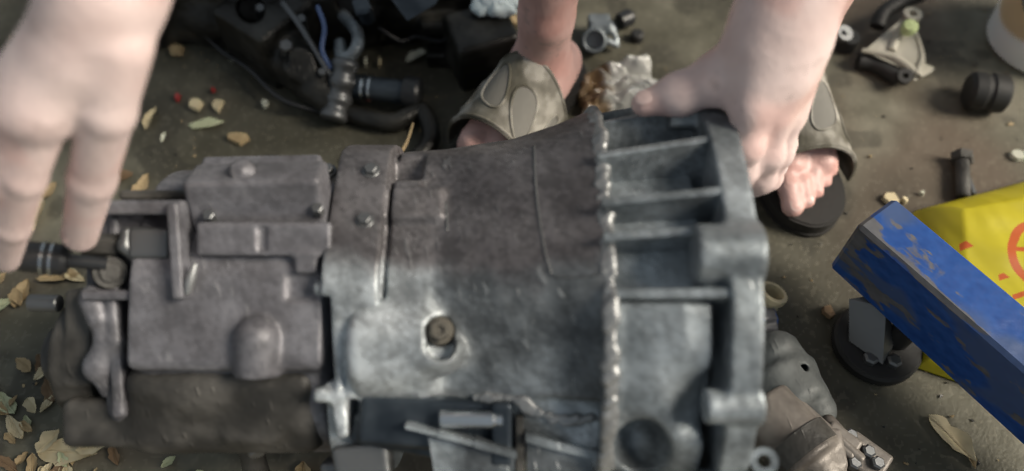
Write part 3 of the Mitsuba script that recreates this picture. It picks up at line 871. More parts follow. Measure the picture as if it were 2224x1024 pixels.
def strap(a, d, s, t0, t1, key, lab):
    """The slipper under one foot: rubber sole, leather strap over the instep with outlined windows."""
    d = V(*d, 0) / np.hypot(*d)
    n = V(-d[1], d[0], 0) * s
    fl = lambda t, o: V(a[0], a[1], 0) + d * t + n * o
    prof = [(-0.092, 0.0), (-0.085, 0.022), (-0.06, 0.036), (-0.01, 0.037), (0.05, 0.043), (0.11, 0.053), (0.155, 0.051), (0.185, 0.038), (0.202, 0.015), (0.205, 0.0)]
    cx = spline([V(t, o, 0) for t, o in prof], 50)
    ring = np.vstack([cx, cx[::-1] * [1, -1, 1]])
    poly = Polygon([tuple(fl(t, o * (1.0 if o > 0 else 0.96))[:2]) for t, o, _ in ring]).buffer(0)
    parts = []
    for z0, z1, off in ((0.0005, 0.006, -0.001), (0.006, 0.018, -0.003), (0.018, 0.0245, -0.001), (0.0245, 0.0262, -0.004)):
        m = trimesh.creation.extrude_polygon(poly.buffer(off), z1 - z0)
        m.apply_translation([0, 0, z0])
        parts.append(m)
    root = put('person__slipper', cat(*parts), 'sole_rubber', smooth=25, label=lab)
    ns, nt = 20, 41
    ss, th = np.linspace(0, 1, ns), np.radians(np.linspace(-97, 97, nt))

    def surf(q, ang, lift=0.0):
        t = t0 + (t1 - t0) * q + 0.012 * np.cos(ang) * (q - 0.5) - 0.012 * (1 - np.cos(ang)) * (0.5 - q)
        hw = np.interp(t, [0.0, 0.06, 0.13, 0.16], [0.052, 0.057, 0.0635, 0.064]) + lift
        ht = np.interp(t, [0.0, 0.05, 0.09, 0.125, 0.16], [0.112, 0.101, 0.088, 0.073, 0.060]) + lift
        return fl(t, np.sin(ang) * hw) + V(0, 0, 0.020 + max(np.cos(ang), -0.12) ** 1 * ht)
    def sheet(lift):
        return np.array([surf(q, b, lift) for q in ss for b in th])
    up, dn = sheet(0.0035 + 0.0), sheet(0.0006)
    i, j = np.meshgrid(np.arange(ns - 1), np.arange(nt - 1), indexing='ij')
    qd = np.stack([i * nt + j, i * nt + j + 1, (i + 1) * nt + j + 1, (i + 1) * nt + j], -1).reshape(-1, 4)
    N = ns * nt
    edge = []
    per = [(k, 0) for k in range(ns)] + [(ns - 1, k) for k in range(1, nt)] + [(k, nt - 1) for k in range(ns - 2, -1, -1)] + [(0, k) for k in range(nt - 2, 0, -1)]
    pid = [x * nt + y for x, y in per]
    for u, w in zip(pid, pid[1:] + pid[:1]):
        edge.append([u, w, w + N, u + N])
    q = np.vstack([qd, qd[:, ::-1] + N, edge])
    put(root + '__strap', trimesh.Trimesh(np.vstack([up, dn]), np.vstack([q[:, [0, 1, 2]], q[:, [0, 2, 3]]]), process=False), 'strap_leather', smooth=45)
    for q_ in (0.03, 0.97):
        put(root + '__welt', tube([surf(q_, b, 0.0035) for b in th], 0.0021, 7), 'strap_leather', smooth=True)
    # windows: darker inlays framed by piping
    for c0, w_ in ((-62, 18), (-18, 19), (30, 19), (70, 16)):
        g_ = np.linspace(0, 2 * np.pi, 29)
        loop = [(0.58 + 0.29 * math.sin(x) * (1 + 0.3 * math.cos(x + c0)), math.radians(c0 + w_ * math.cos(x) * (0.85 + 0.25 * math.sin(x + c0)) + 7 * math.sin(x))) for x in g_]
        put(root + '__piping', tube([surf(min(q_, 0.99), b, 0.0040) for q_, b in loop], 0.0017, 6, False), 'strap_leather', smooth=True)
        v = [surf(0.58, math.radians(c0), 0.0046)] + [surf(0.58 + (q_ - 0.58) * 0.55, math.radians(c0) + (b - math.radians(c0)) * 0.55, 0.0044) for q_, b in loop[:-1]] + [surf(q_, b, 0.0040) for q_, b in loop[:-1]]
        nn = len(loop) - 1
        fs = [[0, 1 + k, 1 + (k + 1) % nn] for k in range(nn)] + [x for k in range(nn) for x in ([1 + k, 1 + nn + k, 1 + nn + (k + 1) % nn], [1 + k, 1 + nn + (k + 1) % nn, 1 + (k + 1) % nn])]
        put(root + '__inlay', trimesh.Trimesh(np.array(v), np.array(fs), process=False), 'strap_window', smooth=True)


strap(ankle_r, dir_r, 1, 0.030, 0.118, 'right', 'slipper on the foot beside the plastic bag, its toes half hidden')
strap(ankle_l, dir_l, -1, 0.035, 0.128, 'left', 'slipper with two bare toes showing, under the gripping hand')

# clothes and hair, above the picture
put('person__shirt', solid([s_cone((hip_r + hip_l) / 2 + V(0, -0.02, 0.02), V(0.195, 0.86, 0.84), 0.150, 0.142), s_cone(V(0.195, 0.86, 0.84), V(0.195, 0.74, 0.90), 0.142, 0.130),
                            s_cone(V(0.12, 0.74, 0.90), V(0.27, 0.74, 0.90), 0.113, 0.113), s_cone(sh_r, sh_l, 0.066, 0.066),
                            s_cone(sh_l, sh_l + (elb - sh_l) * 0.62, 0.066, 0.066), s_cone(sh_r, sh_r + (elb2 - sh_r) * 0.62, 0.066, 0.066)], 0.009, 0.05), 'shirt_cloth', smooth=True)
put('person__shorts', solid([s_cone(hip_r, hip_l, 0.125, 0.125), s_cone(hip_r, knee_r + (hip_r - knee_r) * 0.2, 0.10, 0.085), s_cone(hip_l, knee_l + (hip_l - knee_l) * 0.2, 0.10, 0.085)], 0.009, 0.04), 'shorts_cloth', smooth=True)
put('person__hair', solid([s_ball(head + V(0, 0.022, 0.022), (0.086, 0.098, 0.098))], 0.006, 0.01, cuts=[s_box(head + V(0, -0.09, -0.05), (0.1, 0.05, 0.085), rd=0.02)]), 'hair', smooth=True)
for s in (-1, 1):
    put('person__eye', trimesh.Trimesh(head + V(s * 0.031, -0.083, -0.004) + np.array(trimesh.creation.icosphere(2).vertices) * 0.013, trimesh.creation.icosphere(2).faces, process=False), 'nail', smooth=True)
put('person__mouth', tube(spline([head + V(-0.024, -0.096, -0.075), head + V(0, -0.102, -0.073), head + V(0.024, -0.096, -0.075)], 10), 0.004, 7), 'nail', smooth=True)
note('person', 'barefoot person in slippers and shorts, bending down to lift the gearbox with both hands', 'person')
# ------------------------------------------------------------------ what lies around on the floor
def ppm(px, py, z=0.0):
    """Metres that one photograph pixel spans there."""
    return float((at(px, py, z) - CAM) @ FWD) / FPX


# the blue hoist leg with its caster plate
A0, A1 = at(1862, 488, 0.155), at(2221, 802, 0.155)
bd = (A1 - A0) / np.linalg.norm(A1 - A0)
bn = np.array([-bd[1], bd[0], 0.0])
bw = float((at(2090, 548, 0.155) - A0) @ bn)


def blue_paint(p, n, uv):
    l = (p.x - A0[0]) * bd[0] + (p.y - A0[1]) * bd[1]
    o = (p.x - A0[0]) * bn[0] + (p.y - A0[1]) * bn[1]
    w1 = fbm(l * 17, o * 62, p.z * 62, 4)
    w2 = fbm(l * 90 + 7, o * 120, p.z * 120, 3)
    chip = smoothstep(0.59, 0.66, w1 * 0.75 + w2 * 0.25 + 0.14 * smoothstep(0.06, 0.0, l) + 0.22 * smoothstep(0.010, 0.0, o) * smoothstep(0.148, 0.154, p.z))
    c = mix((0.008, 0.040, 0.18), (0.022, 0.085, 0.30), w2)
    c = mix(c, (0.055, 0.085, 0.17), smoothstep(0.5, 0.62, fbm(l * 14 + 3, o * 22, p.z * 20, 3)) * 0.8)
    return mix(c, mix((0.060, 0.063, 0.072), (0.13, 0.13, 0.138), w2), chip)


mat('blue_paint', blue_paint, 0.38, spec=0.4, bump=lambda p, n, uv: fbm(p.x * 70, p.y * 70, p.z * 70, 3), scale=0.0010)
R_ = np.stack([bd, bn, [0, 0, 1.0]])
L_ = 0.95
bc = A0 + bd * L_ / 2 + bn * bw / 2
bot = 0.066
put('hoist_leg__beam', cat(box([bc[0], bc[1], (0.155 + bot) / 2], (L_, bw, 0.155 - bot), R_, 0.004)), 'blue_paint', smooth=20)
K = at(1905, 745, 0.012)
put('hoist_leg__caster_plate', lathe([(0, 0), (0, 0.046), (0.004, 0.049), (0.014, 0.049), (0.018, 0.046), (0.018, 0)], K + [0, 0, -0.011], K + [0, 0, 1], 40), 'black_rubber', smooth=30)
q0, q1 = at(1902, 775, 0.030), at(1908, 640, 0.055)
bracket = trimesh.convex.convex_hull(np.array([at(1844, 741, 0.024), at(1917, 792, 0.024), at(1948, 738, 0.028), at(1844, 650, 0.058), at(1925, 668, 0.066), at(1905, 640, 0.066)]))
put('hoist_leg__bracket', bracket, 'dull_steel', smooth=15)
for px, py in ((1889, 781), (1939, 787)):
    q = at(px, py, 0.019)
    put('hoist_leg__bolt', lathe([(0, 0), (0, 0.0085), (0.006, 0.0085), (0.008, 0.006), (0.008, 0)], q, q + [0, 0, 1], 6), 'dull_steel', smooth=20)
mid = A0 + bd * 0.10 + bn * bw * 0.4
put('hoist_leg__stem', lathe([(0, 0), (0, 0.014), (0.075, 0.014), (0.075, 0)], [mid[0], mid[1], 0.004], [mid[0], mid[1], 1], 20), 'black_rubber', smooth=30)
wheel = A0 + bd * 0.85 + bn * bw * 0.5
put('hoist_leg__wheel', lathe([(0, 0), (0, 0.029), (0.004, 0.0325), (0.020, 0.0325), (0.024, 0.029), (0.024, 0)], V(wheel[0], wheel[1], 0.0325) - bn * 0.012, V(wheel[0], wheel[1], 0.0325) + bn, 28), 'black_rubber', smooth=30)
note('hoist_leg', 'blue steel hoist leg with chipped paint, raised over the floor beside the gearbox', 'hoist leg')

# the yellow sack under it
S00, S10, S11, S01 = at(1972, 470, 0.0), at(2420, 345, 0.0), at(2560, 1000, 0.0), at(1986, 800, 0.0)
EM = at(2290, 570, 0.04)
e1 = (S10 - S00) / np.linalg.norm(S10 - S00)
e2 = np.array([-e1[1], e1[0], 0])


def sack_color(p, n, uv):
    x = (p.x - EM[0]) * e1[0] + (p.y - EM[1]) * e1[1]
    y = (p.x - EM[0]) * e2[0] + (p.y - EM[1]) * e2[1]
    base = mix((0.37, 0.315, 0.012), (0.46, 0.40, 0.022), fbm(p.x * 22, p.y * 22, 0.0, 3))
    # the red shell: scalloped rim and ribs that fan out from its foot
    r = dr.sqrt(dr.square(x / 1.08) + dr.square(y))
    xx, yy = x - 0.046, y + 0.010
    a = dr.atan2(yy, -xx)
    rim = 0.054 + 0.0018 * dr.abs(dr.sin(a * 6.0))
    inside = smoothstep(0.0, 0.001, rim - r)
    rib = smoothstep(0.0036, 0.0026, dr.abs(a - dr.round(a * 2.6) / 2.6) * dr.sqrt(xx * xx + yy * yy)) * smoothstep(0.016, 0.020, dr.sqrt(xx * xx + yy * yy))
    edge = smoothstep(0.0105, 0.0095, rim - r)
    ink = inside * dr.minimum(1.0, rib + edge)
    # letters half hidden by the beam
    for px, py, w, h in ((2084, 546, 0.011, 0.008), (2166, 612, 0.009, 0.006), (2204, 652, 0.020, 0.005), (2300, 700, 0.014, 0.012)):
        q = at(px, py, 0.035)
        u = (q - EM) @ e1
        v = (q - EM) @ e2
        ink = dr.maximum(ink, smoothstep(0.001, 0.0, dr.maximum(dr.abs(x - u) + (y - v) * 0.5 - w * 0.5, dr.abs(y - v) - h * 0.5)))
    return mix(base, (0.42, 0.065, 0.020), ink * 0.92)


mat('sack_plastic', sack_color, 0.36, spec=0.4)
n1 = 90
s_, t_2 = np.meshgrid(np.linspace(0, 1, n1), np.linspace(0, 1, n1), indexing='ij')
base = ((1 - s_) * (1 - t_2))[..., None] * S00 + (s_ * (1 - t_2))[..., None] * S10 + (s_ * t_2)[..., None] * S11 + ((1 - s_) * t_2)[..., None] * S01
edge = np.minimum(np.minimum(s_, 1 - s_), np.minimum(t_2, 1 - t_2))
hgt = 0.046 * np.clip(edge / 0.16, 0, 1) ** 0.55
cr = meshkit.fbm(np.stack([base[..., 0] * 9 + base[..., 1] * 5, base[..., 1] * 9, base[..., 0] * 0], -1), 3, seed=5)
hgt = hgt * (0.75 + 0.5 * cr) + 0.010 * np.abs(meshkit.fbm(np.stack([base[..., 0] * 16, base[..., 1] * 8 + base[..., 0] * 9, base[..., 0] * 0], -1), 3, seed=9) - 0.5) * np.clip(edge / 0.05, 0, 1)
top = base.copy()
top[..., 2] = 0.003 + hgt
low = base.copy()
low[..., 2] = 0.0015
i, j = np.meshgrid(np.arange(n1 - 1), np.arange(n1 - 1), indexing='ij')
qd = np.stack([i * n1 + j, (i + 1) * n1 + j, (i + 1) * n1 + j + 1, i * n1 + j + 1], -1).reshape(-1, 4)
put('yellow_sack', (np.vstack([top.reshape(-1, 3), low.reshape(-1, 3)]), np.vstack([qd[:, ::-1], qd + n1 * n1])), 'sack_plastic', smooth=True,
    label='yellow plastic sack with a red shell emblem, lying under the blue beam', category='sack')

# loose things right of the gearbox
q = at(2090, 352, 0.011)
e = at(2092, 428, 0.011)
bl = float(np.linalg.norm(e - q))
put('bolt', cat(lathe([(-0.012, 0), (-0.012, 0.0145), (-0.003, 0.0145), (0, 0.0125), (0, 0)], q, e, 6), lathe([(0, 0), (0, 0.0088), (bl, 0.0088), (bl + .002, 0.007), (bl + .002, 0)], q, e, 18)), 'oily_dirt', smooth=25,
    label='thick black bolt lying on the floor above the yellow sack', category='bolt')
put('metal_offcut', cat(box(at(2107, 402, 0.004), (0.006, 0.030, 0.007), bevel=0.001)), 'dull_steel', smooth=20, label='thin bright metal offcut beside the thick black bolt', category='metal scrap')
q, e = at(2098, 196, 0.026), at(2180, 205, 0.028)
put('rubber_bush', lathe([(0, 0), (0, 0.010), (0.001, 0.020), (0.006, 0.0255), (0.020, 0.0268), (0.023, 0.0245), (0.027, 0.0245), (0.030, 0.0268), (0.048, 0.026), (0.052, 0.021), (0.052, 0.009), (0.045, 0.008), (0.045, 0)], q, e, 30), 'black_rubber', smooth=30,
    label='short black rubber bush lying below the white bucket', category='bush')
mat('bucket_plastic', lambda p, n, uv: mix(mix((0.70, 0.74, 0.76), (0.82, 0.84, 0.85), noise(p.x * 9, p.y * 9, p.z * 20)), (0.55, 0.40, 0.20),
    smoothstep(0.050, 0.062, p.z + 0.03 * (noise(p.x * 14, p.y * 14, 0.0) - 0.5)) * 0.85), 0.3, spec=0.5)
q = at(2256, 96, 0.0)
put('bucket__body', lathe([(0.0005, 0), (0.0005, 0.070), (0.006, 0.076), (0.17, 0.088), (0.17, 0.0845), (0.010, 0.072), (0.010, 0)], q, q + [0, 0, 1], 48), 'bucket_plastic', smooth=30)
put('bucket__rim', lathe([(0.166, 0.0875), (0.168, 0.0935), (0.174, 0.0935), (0.176, 0.0865), (0.166, 0.0865)], q, q + [0, 0, 1], 48), 'bucket_plastic', smooth=30)
put('bucket__handle', tube(spline([q + V(-0.091, 0.02, 0.165), q + V(-0.10, -0.02, 0.13), q + V(-0.085, -0.06, 0.10), q + V(-0.03, -0.098, 0.085)], 20), 0.0022, 7), 'dull_steel', smooth=True)
note('bucket', 'white and tan plastic bucket standing at the corner of the floor', 'bucket')

# the pale bracket
mat('pale_casting', lambda p, n, uv: mix((0.32, 0.305, 0.25), (0.42, 0.40, 0.34), smoothstep(0.3, 0.7, fbm(p.x * 40, p.y * 40, p.z * 40, 3))), 0.55, 0.15, bump=cast_bump, scale=0.0006, eps=6e-4)
zb = 0.030
Z = lambda px, py, z: at(px, py, z)
hull = lambda pts, z0, z1: trimesh.convex.convex_hull(np.array([Z(x, y, z + dz) for x, y, z in pts for dz in (z0, z1)]))
web_ = hull([(1962, 38, 0.040), (1984, 52, 0.040), (2002, 128, 0.026), (1992, 162, 0.020), (1948, 128, 0.026), (1876, 112, 0.026), (1930, 78, 0.034)], -0.003, 0.004)
fin = hull([(1992, 130, 0.026), (2030, 148, 0.012), (2022, 158, 0.012), (1986, 176, 0.018)], -0.003, 0.003)
ribs_ = [tube(spline([Z(*q) for q in pts], 14), r, 8) for pts, r in (([(1974, 42, 0.046), (1950, 78, 0.040), (1936, 110, 0.033)], [0.004, 0.005, 0.006]), ([(1872, 110, 0.030), (1940, 124, 0.031), (1990, 160, 0.024)], [0.0035, 0.005, 0.006]),
                                                                 ([(1978, 48, 0.044), (2000, 120, 0.030), (1990, 166, 0.024)], [0.004, 0.005, 0.007]))]
put('bracket__body', cat(web_, fin, *ribs_, lathe([(0, 0.004), (0, 0.012), (0.018, 0.013), (0.018, 0.006), (0, 0.004)], Z(1972, 50, 0.034), Z(1972, 50, 0.034) + [0, 0, 1], 20)), 'pale_casting', smooth=40)
put('bracket__bush', lathe([(0, 0), (0, 0.016), (0.020, 0.016), (0.020, 0.006), (0.012, 0.006), (0.012, 0)], Z(1832, 100, 0.004), Z(1832, 100, 0.004) + [0.1, 0, 1], 24), 'black_rubber', smooth=30)
put('bracket__bush', lathe([(0, 0.004), (0, 0.0105), (0.010, 0.0105), (0.010, 0.004), (0, 0.004)], Z(1962, 170, 0.020), Z(1968, 164, 0.030), 22), 'black_rubber', smooth=30)
put('bracket__hose', tube(spline([Z(1905, 60, 0.03), Z(1918, 30, 0.04), Z(1950, 8, 0.045), Z(2000, -12, 0.035)], 24), 0.011, 12), 'black_rubber', smooth=True)
put('bracket__sleeve', tube(spline([Z(1862, 132, 0.012), Z(1900, 140, 0.012), Z(1955, 172, 0.012)], 20), 0.012, 12), 'black_rubber', smooth=True)
put('bracket__clamp', lathe([(0, 0), (0, 0.011), (0.009, 0.012), (0.009, 0.004), (0.014, 0.004), (0.014, 0)], Z(1828, 78, 0.03), Z(1838, 70, 0.04), 18), 'dull_steel', smooth=30)
note('bracket', 'pale cast metal bracket with black rubber ends on the bare floor', 'bracket')
mat('lime_plastic', (0.42, 0.50, 0.25), 0.4)
put('valve_cap', lathe([(0, 0), (0, 0.010), (0.010, 0.0115), (0.016, 0.008), (0.017, 0)], Z(1972, 66, 0.050), Z(1976, 58, 0.06), 18), 'lime_plastic', smooth=30, label='small pale green cap resting on the cast bracket', category='cap')

# beyond the bare foot: a silver carburettor and a crumpled plastic bag
mat('bag_plastic', lambda p, n, uv: mix((0.55, 0.55, 0.52), (0.20, 0.135, 0.075), smoothstep(0.46, 0.60, fbm(p.x * 17 + 6.3, p.y * 17, p.z * 10, 3) + 0.9 * (0.105 - p.x) + 0.02)), 0.22, spec=0.8)
bc_ = at(1335, 205, 0.0)
nb = 70
a_, b_ = np.meshgrid(np.linspace(-1, 1, nb), np.linspace(-1, 1, nb), indexing='ij')
rr = np.clip(1 - np.maximum(np.abs(a_), np.abs(b_)) ** 4, 0, 1)
pn = np.stack([a_ * 1.5 + b_ * 0.9, b_ * 1.3 - a_ * 0.4, a_ * 0], -1)
fold = np.abs(meshkit.fbm(pn, 3, seed=12) - 0.5) * 2
ux = np.array([0.97, 0.24, 0])
uy = np.array([-0.24, 0.97, 0])
jig = (meshkit.fbm(pn * 1.7 + 9, 3, seed=2) - 0.5)
P_ = bc_ + a_[..., None] * ux * (0.058 + 0.022 * jig[..., None]) + b_[..., None] * uy * (0.036 + 0.020 * jig.T[..., None])
P_[..., 2] = 0.004 + rr ** 0.5 * (0.012 + 0.055 * fold)
i, j = np.meshgrid(np.arange(nb - 1), np.arange(nb - 1), indexing='ij')
qd = np.stack([i * nb + j, (i + 1) * nb + j, (i + 1) * nb + j + 1, i * nb + j + 1], -1).reshape(-1, 4)
lw = P_.copy()
lw[..., 2] = 0.002 + 0.4 * (P_[..., 2] - 0.004)
put('plastic_bag', (np.vstack([P_.reshape(-1, 3), lw.reshape(-1, 3)]), np.vstack([qd, qd[:, ::-1] + nb * nb])), 'bag_plastic', smooth=30,
    label='crumpled shiny plastic bag stained brown, between the foot and the thumb', category='plastic bag')
ps = [s_cyl(Z(1290, 90, 0.002), Z(1290, 90, 0.030), 0.018, 0.003), s_cyl(Z(1283, 60, 0.02), Z(1330, 62, 0.024), 0.010, 0.002), s_cone(Z(1300, 80, 0.03), Z(1340, 100, 0.012), 0.007, 0.004), s_cone(Z(1330, 62, 0.024), Z(1340, 90, 0.016), 0.005, 0.004),
      s_box(Z(1300, 48, 0.022), (0.016, 0.008, 0.010), rd=0.003)]
put('carburettor__body', solid(ps, 0.0015, 0.003, cuts=[s_cyl(Z(1290, 88, 0.02), Z(1290, 88, 0.04), 0.012, 0.001)]), 'bright_cast_metal', smooth=True)
put('carburettor__knob', cat(lathe([(0, 0), (0, 0.012), (0.018, 0.013), (0.022, 0.010), (0.022, 0)], Z(1346, 48, 0.014), Z(1362, 40, 0.014), 18)), 'black_plastic', smooth=30)
note('carburettor', 'small silver carburettor with a black knob on the floor beside the shin', 'carburettor')
put('rubber_plug', lathe([(0, 0), (0, 0.010), (0.012, 0.0095), (0.014, 0.007), (0.014, 0)], Z(1382, 86, 0.0005), Z(1382, 86, 0.0005) + [0, 0, 1], 18), 'black_rubber', smooth=30, label='small black rubber plug on the floor right of the carburettor', category='plug')

# the pile of oily engine parts behind the gearbox
ps = [s_cone(Z(470, 20, 0.04), Z(620, -30, 0.05), 0.055, 0.06), s_cone(Z(560, 40, 0.04), Z(690, 190, 0.030), 0.052, 0.028), s_cone(Z(610, 20, 0.05), Z(716, 215, 0.024), 0.030, 0.022),
      s_box(Z(600, 60, 0.045), (0.05, 0.06, 0.05), [[.8, -.6, 0], [.6, .8, 0], [0, 0, 1]], 0.008), s_box(Z(500, -30, 0.06), (0.09, 0.06, 0.06), rd=0.01), s_cyl(Z(650, 140, 0.02), Z(650, 140, 0.07), 0.022, 0.003)]
ek = 'oily_engine_block'
mat('oily_black', lambda p, n, uv: mix((0.010, 0.0095, 0.008), (0.035, 0.034, 0.030), smoothstep(0.4, 0.75, cast_noise(p))), 0.42, 0.2, bump=cast_bump, scale=0.0012, eps=6e-4)
put(ek + '__body', solid(ps, 0.0028, 0.010, cuts=[s_cyl(Z(545, 20, 0.05), Z(545, 20, 0.14), 0.018, 0.002), s_box(Z(600, 110, 0.09), (0.012, 0.02, 0.02), rd=0.002)]), 'oily_black', smooth=True)
put(ek + '__edge_strip', tube(spline([Z(612, 5, 0.095), Z(650, 55, 0.090), Z(690, 120, 0.07), Z(735, 190, 0.045)], 24), 0.0042, 8), 'dull_steel', smooth=True)
for px, py, r in ((622, 103, 0.009), (566, 22, 0.007), (605, 8, 0.014), (655, 45, 0.007), (700, 160, 0.006)):
    w = Z(px, py, 0.085 if py < 150 else 0.06)
    put(ek + '__bolt', lathe([(-0.03, 0), (-0.03, r), (0.006, r), (0.008, r * 0.8), (0.008, 0)], w, w + [0.2, -0.4, 1], 6), 'dull_steel', smooth=25)
note(ek, 'black oily engine casting with a steel edge strip, in the pile by the arm', 'engine part')
put('bent_pipe__pipe', tube(spline([Z(722, 262, 0.016), Z(735, 215, 0.030), Z(745, 165, 0.052), Z(752, 128, 0.066)], 24), [0.017 + 0.002 * math.sin(i) for i in range(24)], 14), 'dull_steel', smooth=True)
put('bent_pipe__hook', tube(spline([Z(738, 92, 0.066), Z(742, 122, 0.068), Z(760, 122, 0.072), Z(776, 100, 0.078), Z(776, 72, 0.078), Z(758, 48, 0.07), Z(742, 30, 0.06)], 36), 0.0085, 12), 'bright_cast_metal', smooth=True)
note('bent_pipe', 'grey bent pipe ending in a bright hook, beside the black casting', 'pipe')
ps = [s_box(Z(860, -30, 0.05), (0.13, 0.07, 0.05), [[.99, .1, 0], [-.1, .99, 0], [0, 0, 1]], 0.008), s_cone(Z(800, 30, 0.06), Z(805, 70, 0.03), 0.022, 0.020), s_cone(Z(880, 20, 0.05), Z(940, 50, 0.03), 0.03, 0.022),
      s_box(Z(960, 55, 0.03), (0.03, 0.03, 0.03), rd=0.01)]
put('cylinder_head__body', solid(ps, 0.0028, 0.008, cuts=[s_cyl(Z(760, 0, 0.06), Z(760, 0, 0.15), 0.02, 0.002)]), 'oily_black', smooth=True)
put('cylinder_head__plate', trimesh.convex.convex_hull(np.array([Z(px, py, z) for z in (0.100, 0.106) for px, py in ((836, -20), (965, -20), (945, 10), (885, 46))])), 'blue_steel', smooth=15)
put('cylinder_head__tag', box(Z(785, 12, 0.104), (0.022, 0.030, 0.004), [[.9, .3, .3], [-.31, .95, 0], [-.29, -.1, .95]], 0.001), 'blue_steel', smooth=15)
put('cylinder_head__spigot', lathe([(0, 0), (0, 0.010), (0.02, 0.010), (0.022, 0.006), (0.022, 0)], Z(800, 45, 0.085), Z(790, 20, 0.105), 18), 'blue_steel', smooth=30)
note('cylinder_head', 'dark cylinder head carrying a blue grey plate, at the top of the picture', 'engine part')
put('battery_box', solid([s_box(Z(1045, 100, 0.04), (0.044, 0.040, 0.04), [[.93, .36, 0], [-.36, .93, 0], [0, 0, 1]], 0.008), s_cone(Z(1000, 120, 0.03), Z(1075, 150, 0.02), 0.02, 0.02), s_box(Z(960, 118, 0.012), (0.022, 0.016, 0.012), rd=0.004)], 0.0024, 0.008), 'oily_black', smooth=True,
    label='black greasy housing lying left of the bare ankle', category='housing')
mat('rag_cloth', lambda p, n, uv: mix((0.42, 0.52, 0.56), (0.66, 0.74, 0.76), fbm(p.x * 60, p.y * 60, p.z * 60, 2)), 0.85, spec=0.1)
rg = trimesh.creation.icosphere(4)
rv = np.array(rg.vertices)
rv = rv * (0.75 + 0.6 * np.abs(meshkit.fbm(rv * [1.6, 1.6, 0.6] + 3, 2, seed=7) - 0.5)[:, None] * 2) * [0.034, 0.028, 0.018]
put('rag', trimesh.Trimesh(Z(1075, 6, 0.088) + rv, rg.faces, process=False), 'rag_cloth', smooth=True, label='pale blue rag bunched on top of the black housing', category='rag')
q, e = Z(748, 186, 0.030), Z(912, 204, 0.030)
dd = (e - q) / np.linalg.norm(e - q)
LL = float(np.linalg.norm(e - q))
k = 'damper'
put(k + '__body', lathe([(0, 0), (0, 0.016), (0.028, 0.018), (0.030, 0.0165), (LL - 0.022, 0.0165), (LL - 0.02, 0.0165), (LL - 0.02, 0)], q, e, 30), 'blue_steel', smooth=30)
put(k + '__end_cap', lathe([(0, 0), (0, 0.0205), (0.003, 0.022), (0.019, 0.022), (0.023, 0.019), (0.023, 0.008), (0.023, 0)], q + dd * (LL - 0.022), e + dd, 30), 'black_plastic', smooth=30)
for t in (0.026, 0.036):
    put(k + '__ring', lathe([(0, 0.016), (0, 0.0188), (0.003, 0.0188), (0.003, 0.016)], q + dd * t, e + dd, 30), 'polished_steel', smooth=30)
put(k + '__rubber_boot', lathe([(0, 0), (0, 0.014), (0.006, 0.019), (0.012, 0.015), (0.018, 0.019), (0.024, 0.015), (0.028, 0)], q - dd * 0.026, e, 24), 'black_rubber', smooth=30)
note(k, 'dark damper cylinder with two shiny rings, lying behind the gearbox', 'damper')
ps = [s_box(at(362, 30, 0.03), (0.034, 0.040, 0.03), [[.95, .3, 0], [-.3, .95, 0], [0, 0, 1]], 0.01), s_cone(at(395, 55, 0.02), at(425, 20, 0.03), 0.022, 0.02)]
put('engine_mount', solid(ps, 0.0024, 0.006), 'oily_black', smooth=True, label='squat dark engine mount with a dry leaf on it, beside the forearm', category='engine mount')
put('oily_hose', tube(spline([at(745, 240, 0.012), at(800, 258, 0.014), at(860, 265, 0.016), at(915, 240, 0.020), at(935, 300, 0.016), at(905, 350, 0.012)], 50), 0.0125, 12), 'oily_black', smooth=True, label='black oily hose snaking along the back of the gearbox', category='hose')

# the lower right corner: pipe socket, pump, starter motor
mat('cream_plastic', (0.46, 0.40, 0.26), 0.4)
q = at(1668, 652, 0.018)
ax = V(0.30, 0.28, 0.9)
put('pipe_socket', lathe([(0, 0.0095), (0, 0.0150), (0.024, 0.0150), (0.0245, 0.0175), (0.031, 0.0175), (0.032, 0.0165), (0.032, 0.0125), (0.004, 0.0118), (0.004, 0.0095), (0, 0.0095)], q - ax * 0.018, q + ax, 32), 'cream_plastic', smooth=30,
    label='cream plastic pipe socket peeping out beside the flange', category='pipe socket')
put('blue_canister', solid([s_cyl(at(1652, 715, 0.012), at(1640, 690, 0.012), 0.022, 0.004), s_box(at(1660, 700, 0.012), (0.012, 0.016, 0.012), rd=0.004)], 0.002, 0.005), 'blue_paint', smooth=True, label='small blue canister half hidden behind the flange, below the cream socket', category='canister')
mat('dusty_grey', lambda p, n, uv: mix((0.060, 0.066, 0.066), (0.135, 0.145, 0.145), smoothstep(0.3, 0.7, cast_noise(p))), 0.6, 0.1, bump=cast_bump, scale=0.001, eps=6e-4)
ps = [s_cyl(at(1680, 800, 0.030), at(1740, 890, 0.030), 0.034, 0.01), s_cone(at(1690, 770, 0.035), at(1720, 800, 0.035), 0.026, 0.022), s_box(at(1745, 800, 0.036), (0.010, 0.008, 0.010), rd=0.003), s_cone(at(1740, 820, 0.03), at(1770, 890, 0.024), 0.018, 0.022)]
put('water_pump', solid(ps, 0.002, 0.008, cuts=[s_cyl(at(1745, 800, 0.03), at(1745, 800, 0.06), 0.004, 0.001)]), 'dusty_grey', smooth=True, label='dusty blue grey water pump on the floor between flange and caster plate', category='pump')
put('pale_cord', tube(spline([at(1668, 690, 0.004), at(1660, 716, 0.006), at(1690, 736, 0.004), at(1722, 764, 0.004)], 24), 0.0028, 7), 'cream_plastic', smooth=True, label='short pale cord beside the water pump', category='cord')
mat('brown_metal', lambda p, n, uv: mix((0.060, 0.052, 0.046), (0.165, 0.148, 0.132), smoothstep(0.3, 0.7, cast_noise(p))), 0.5, 0.3, bump=cast_bump, scale=0.0008, eps=6e-4)
q, e = at(1650, 880, 0.035), at(1765, 1010, 0.040)
k = 'starter_motor'
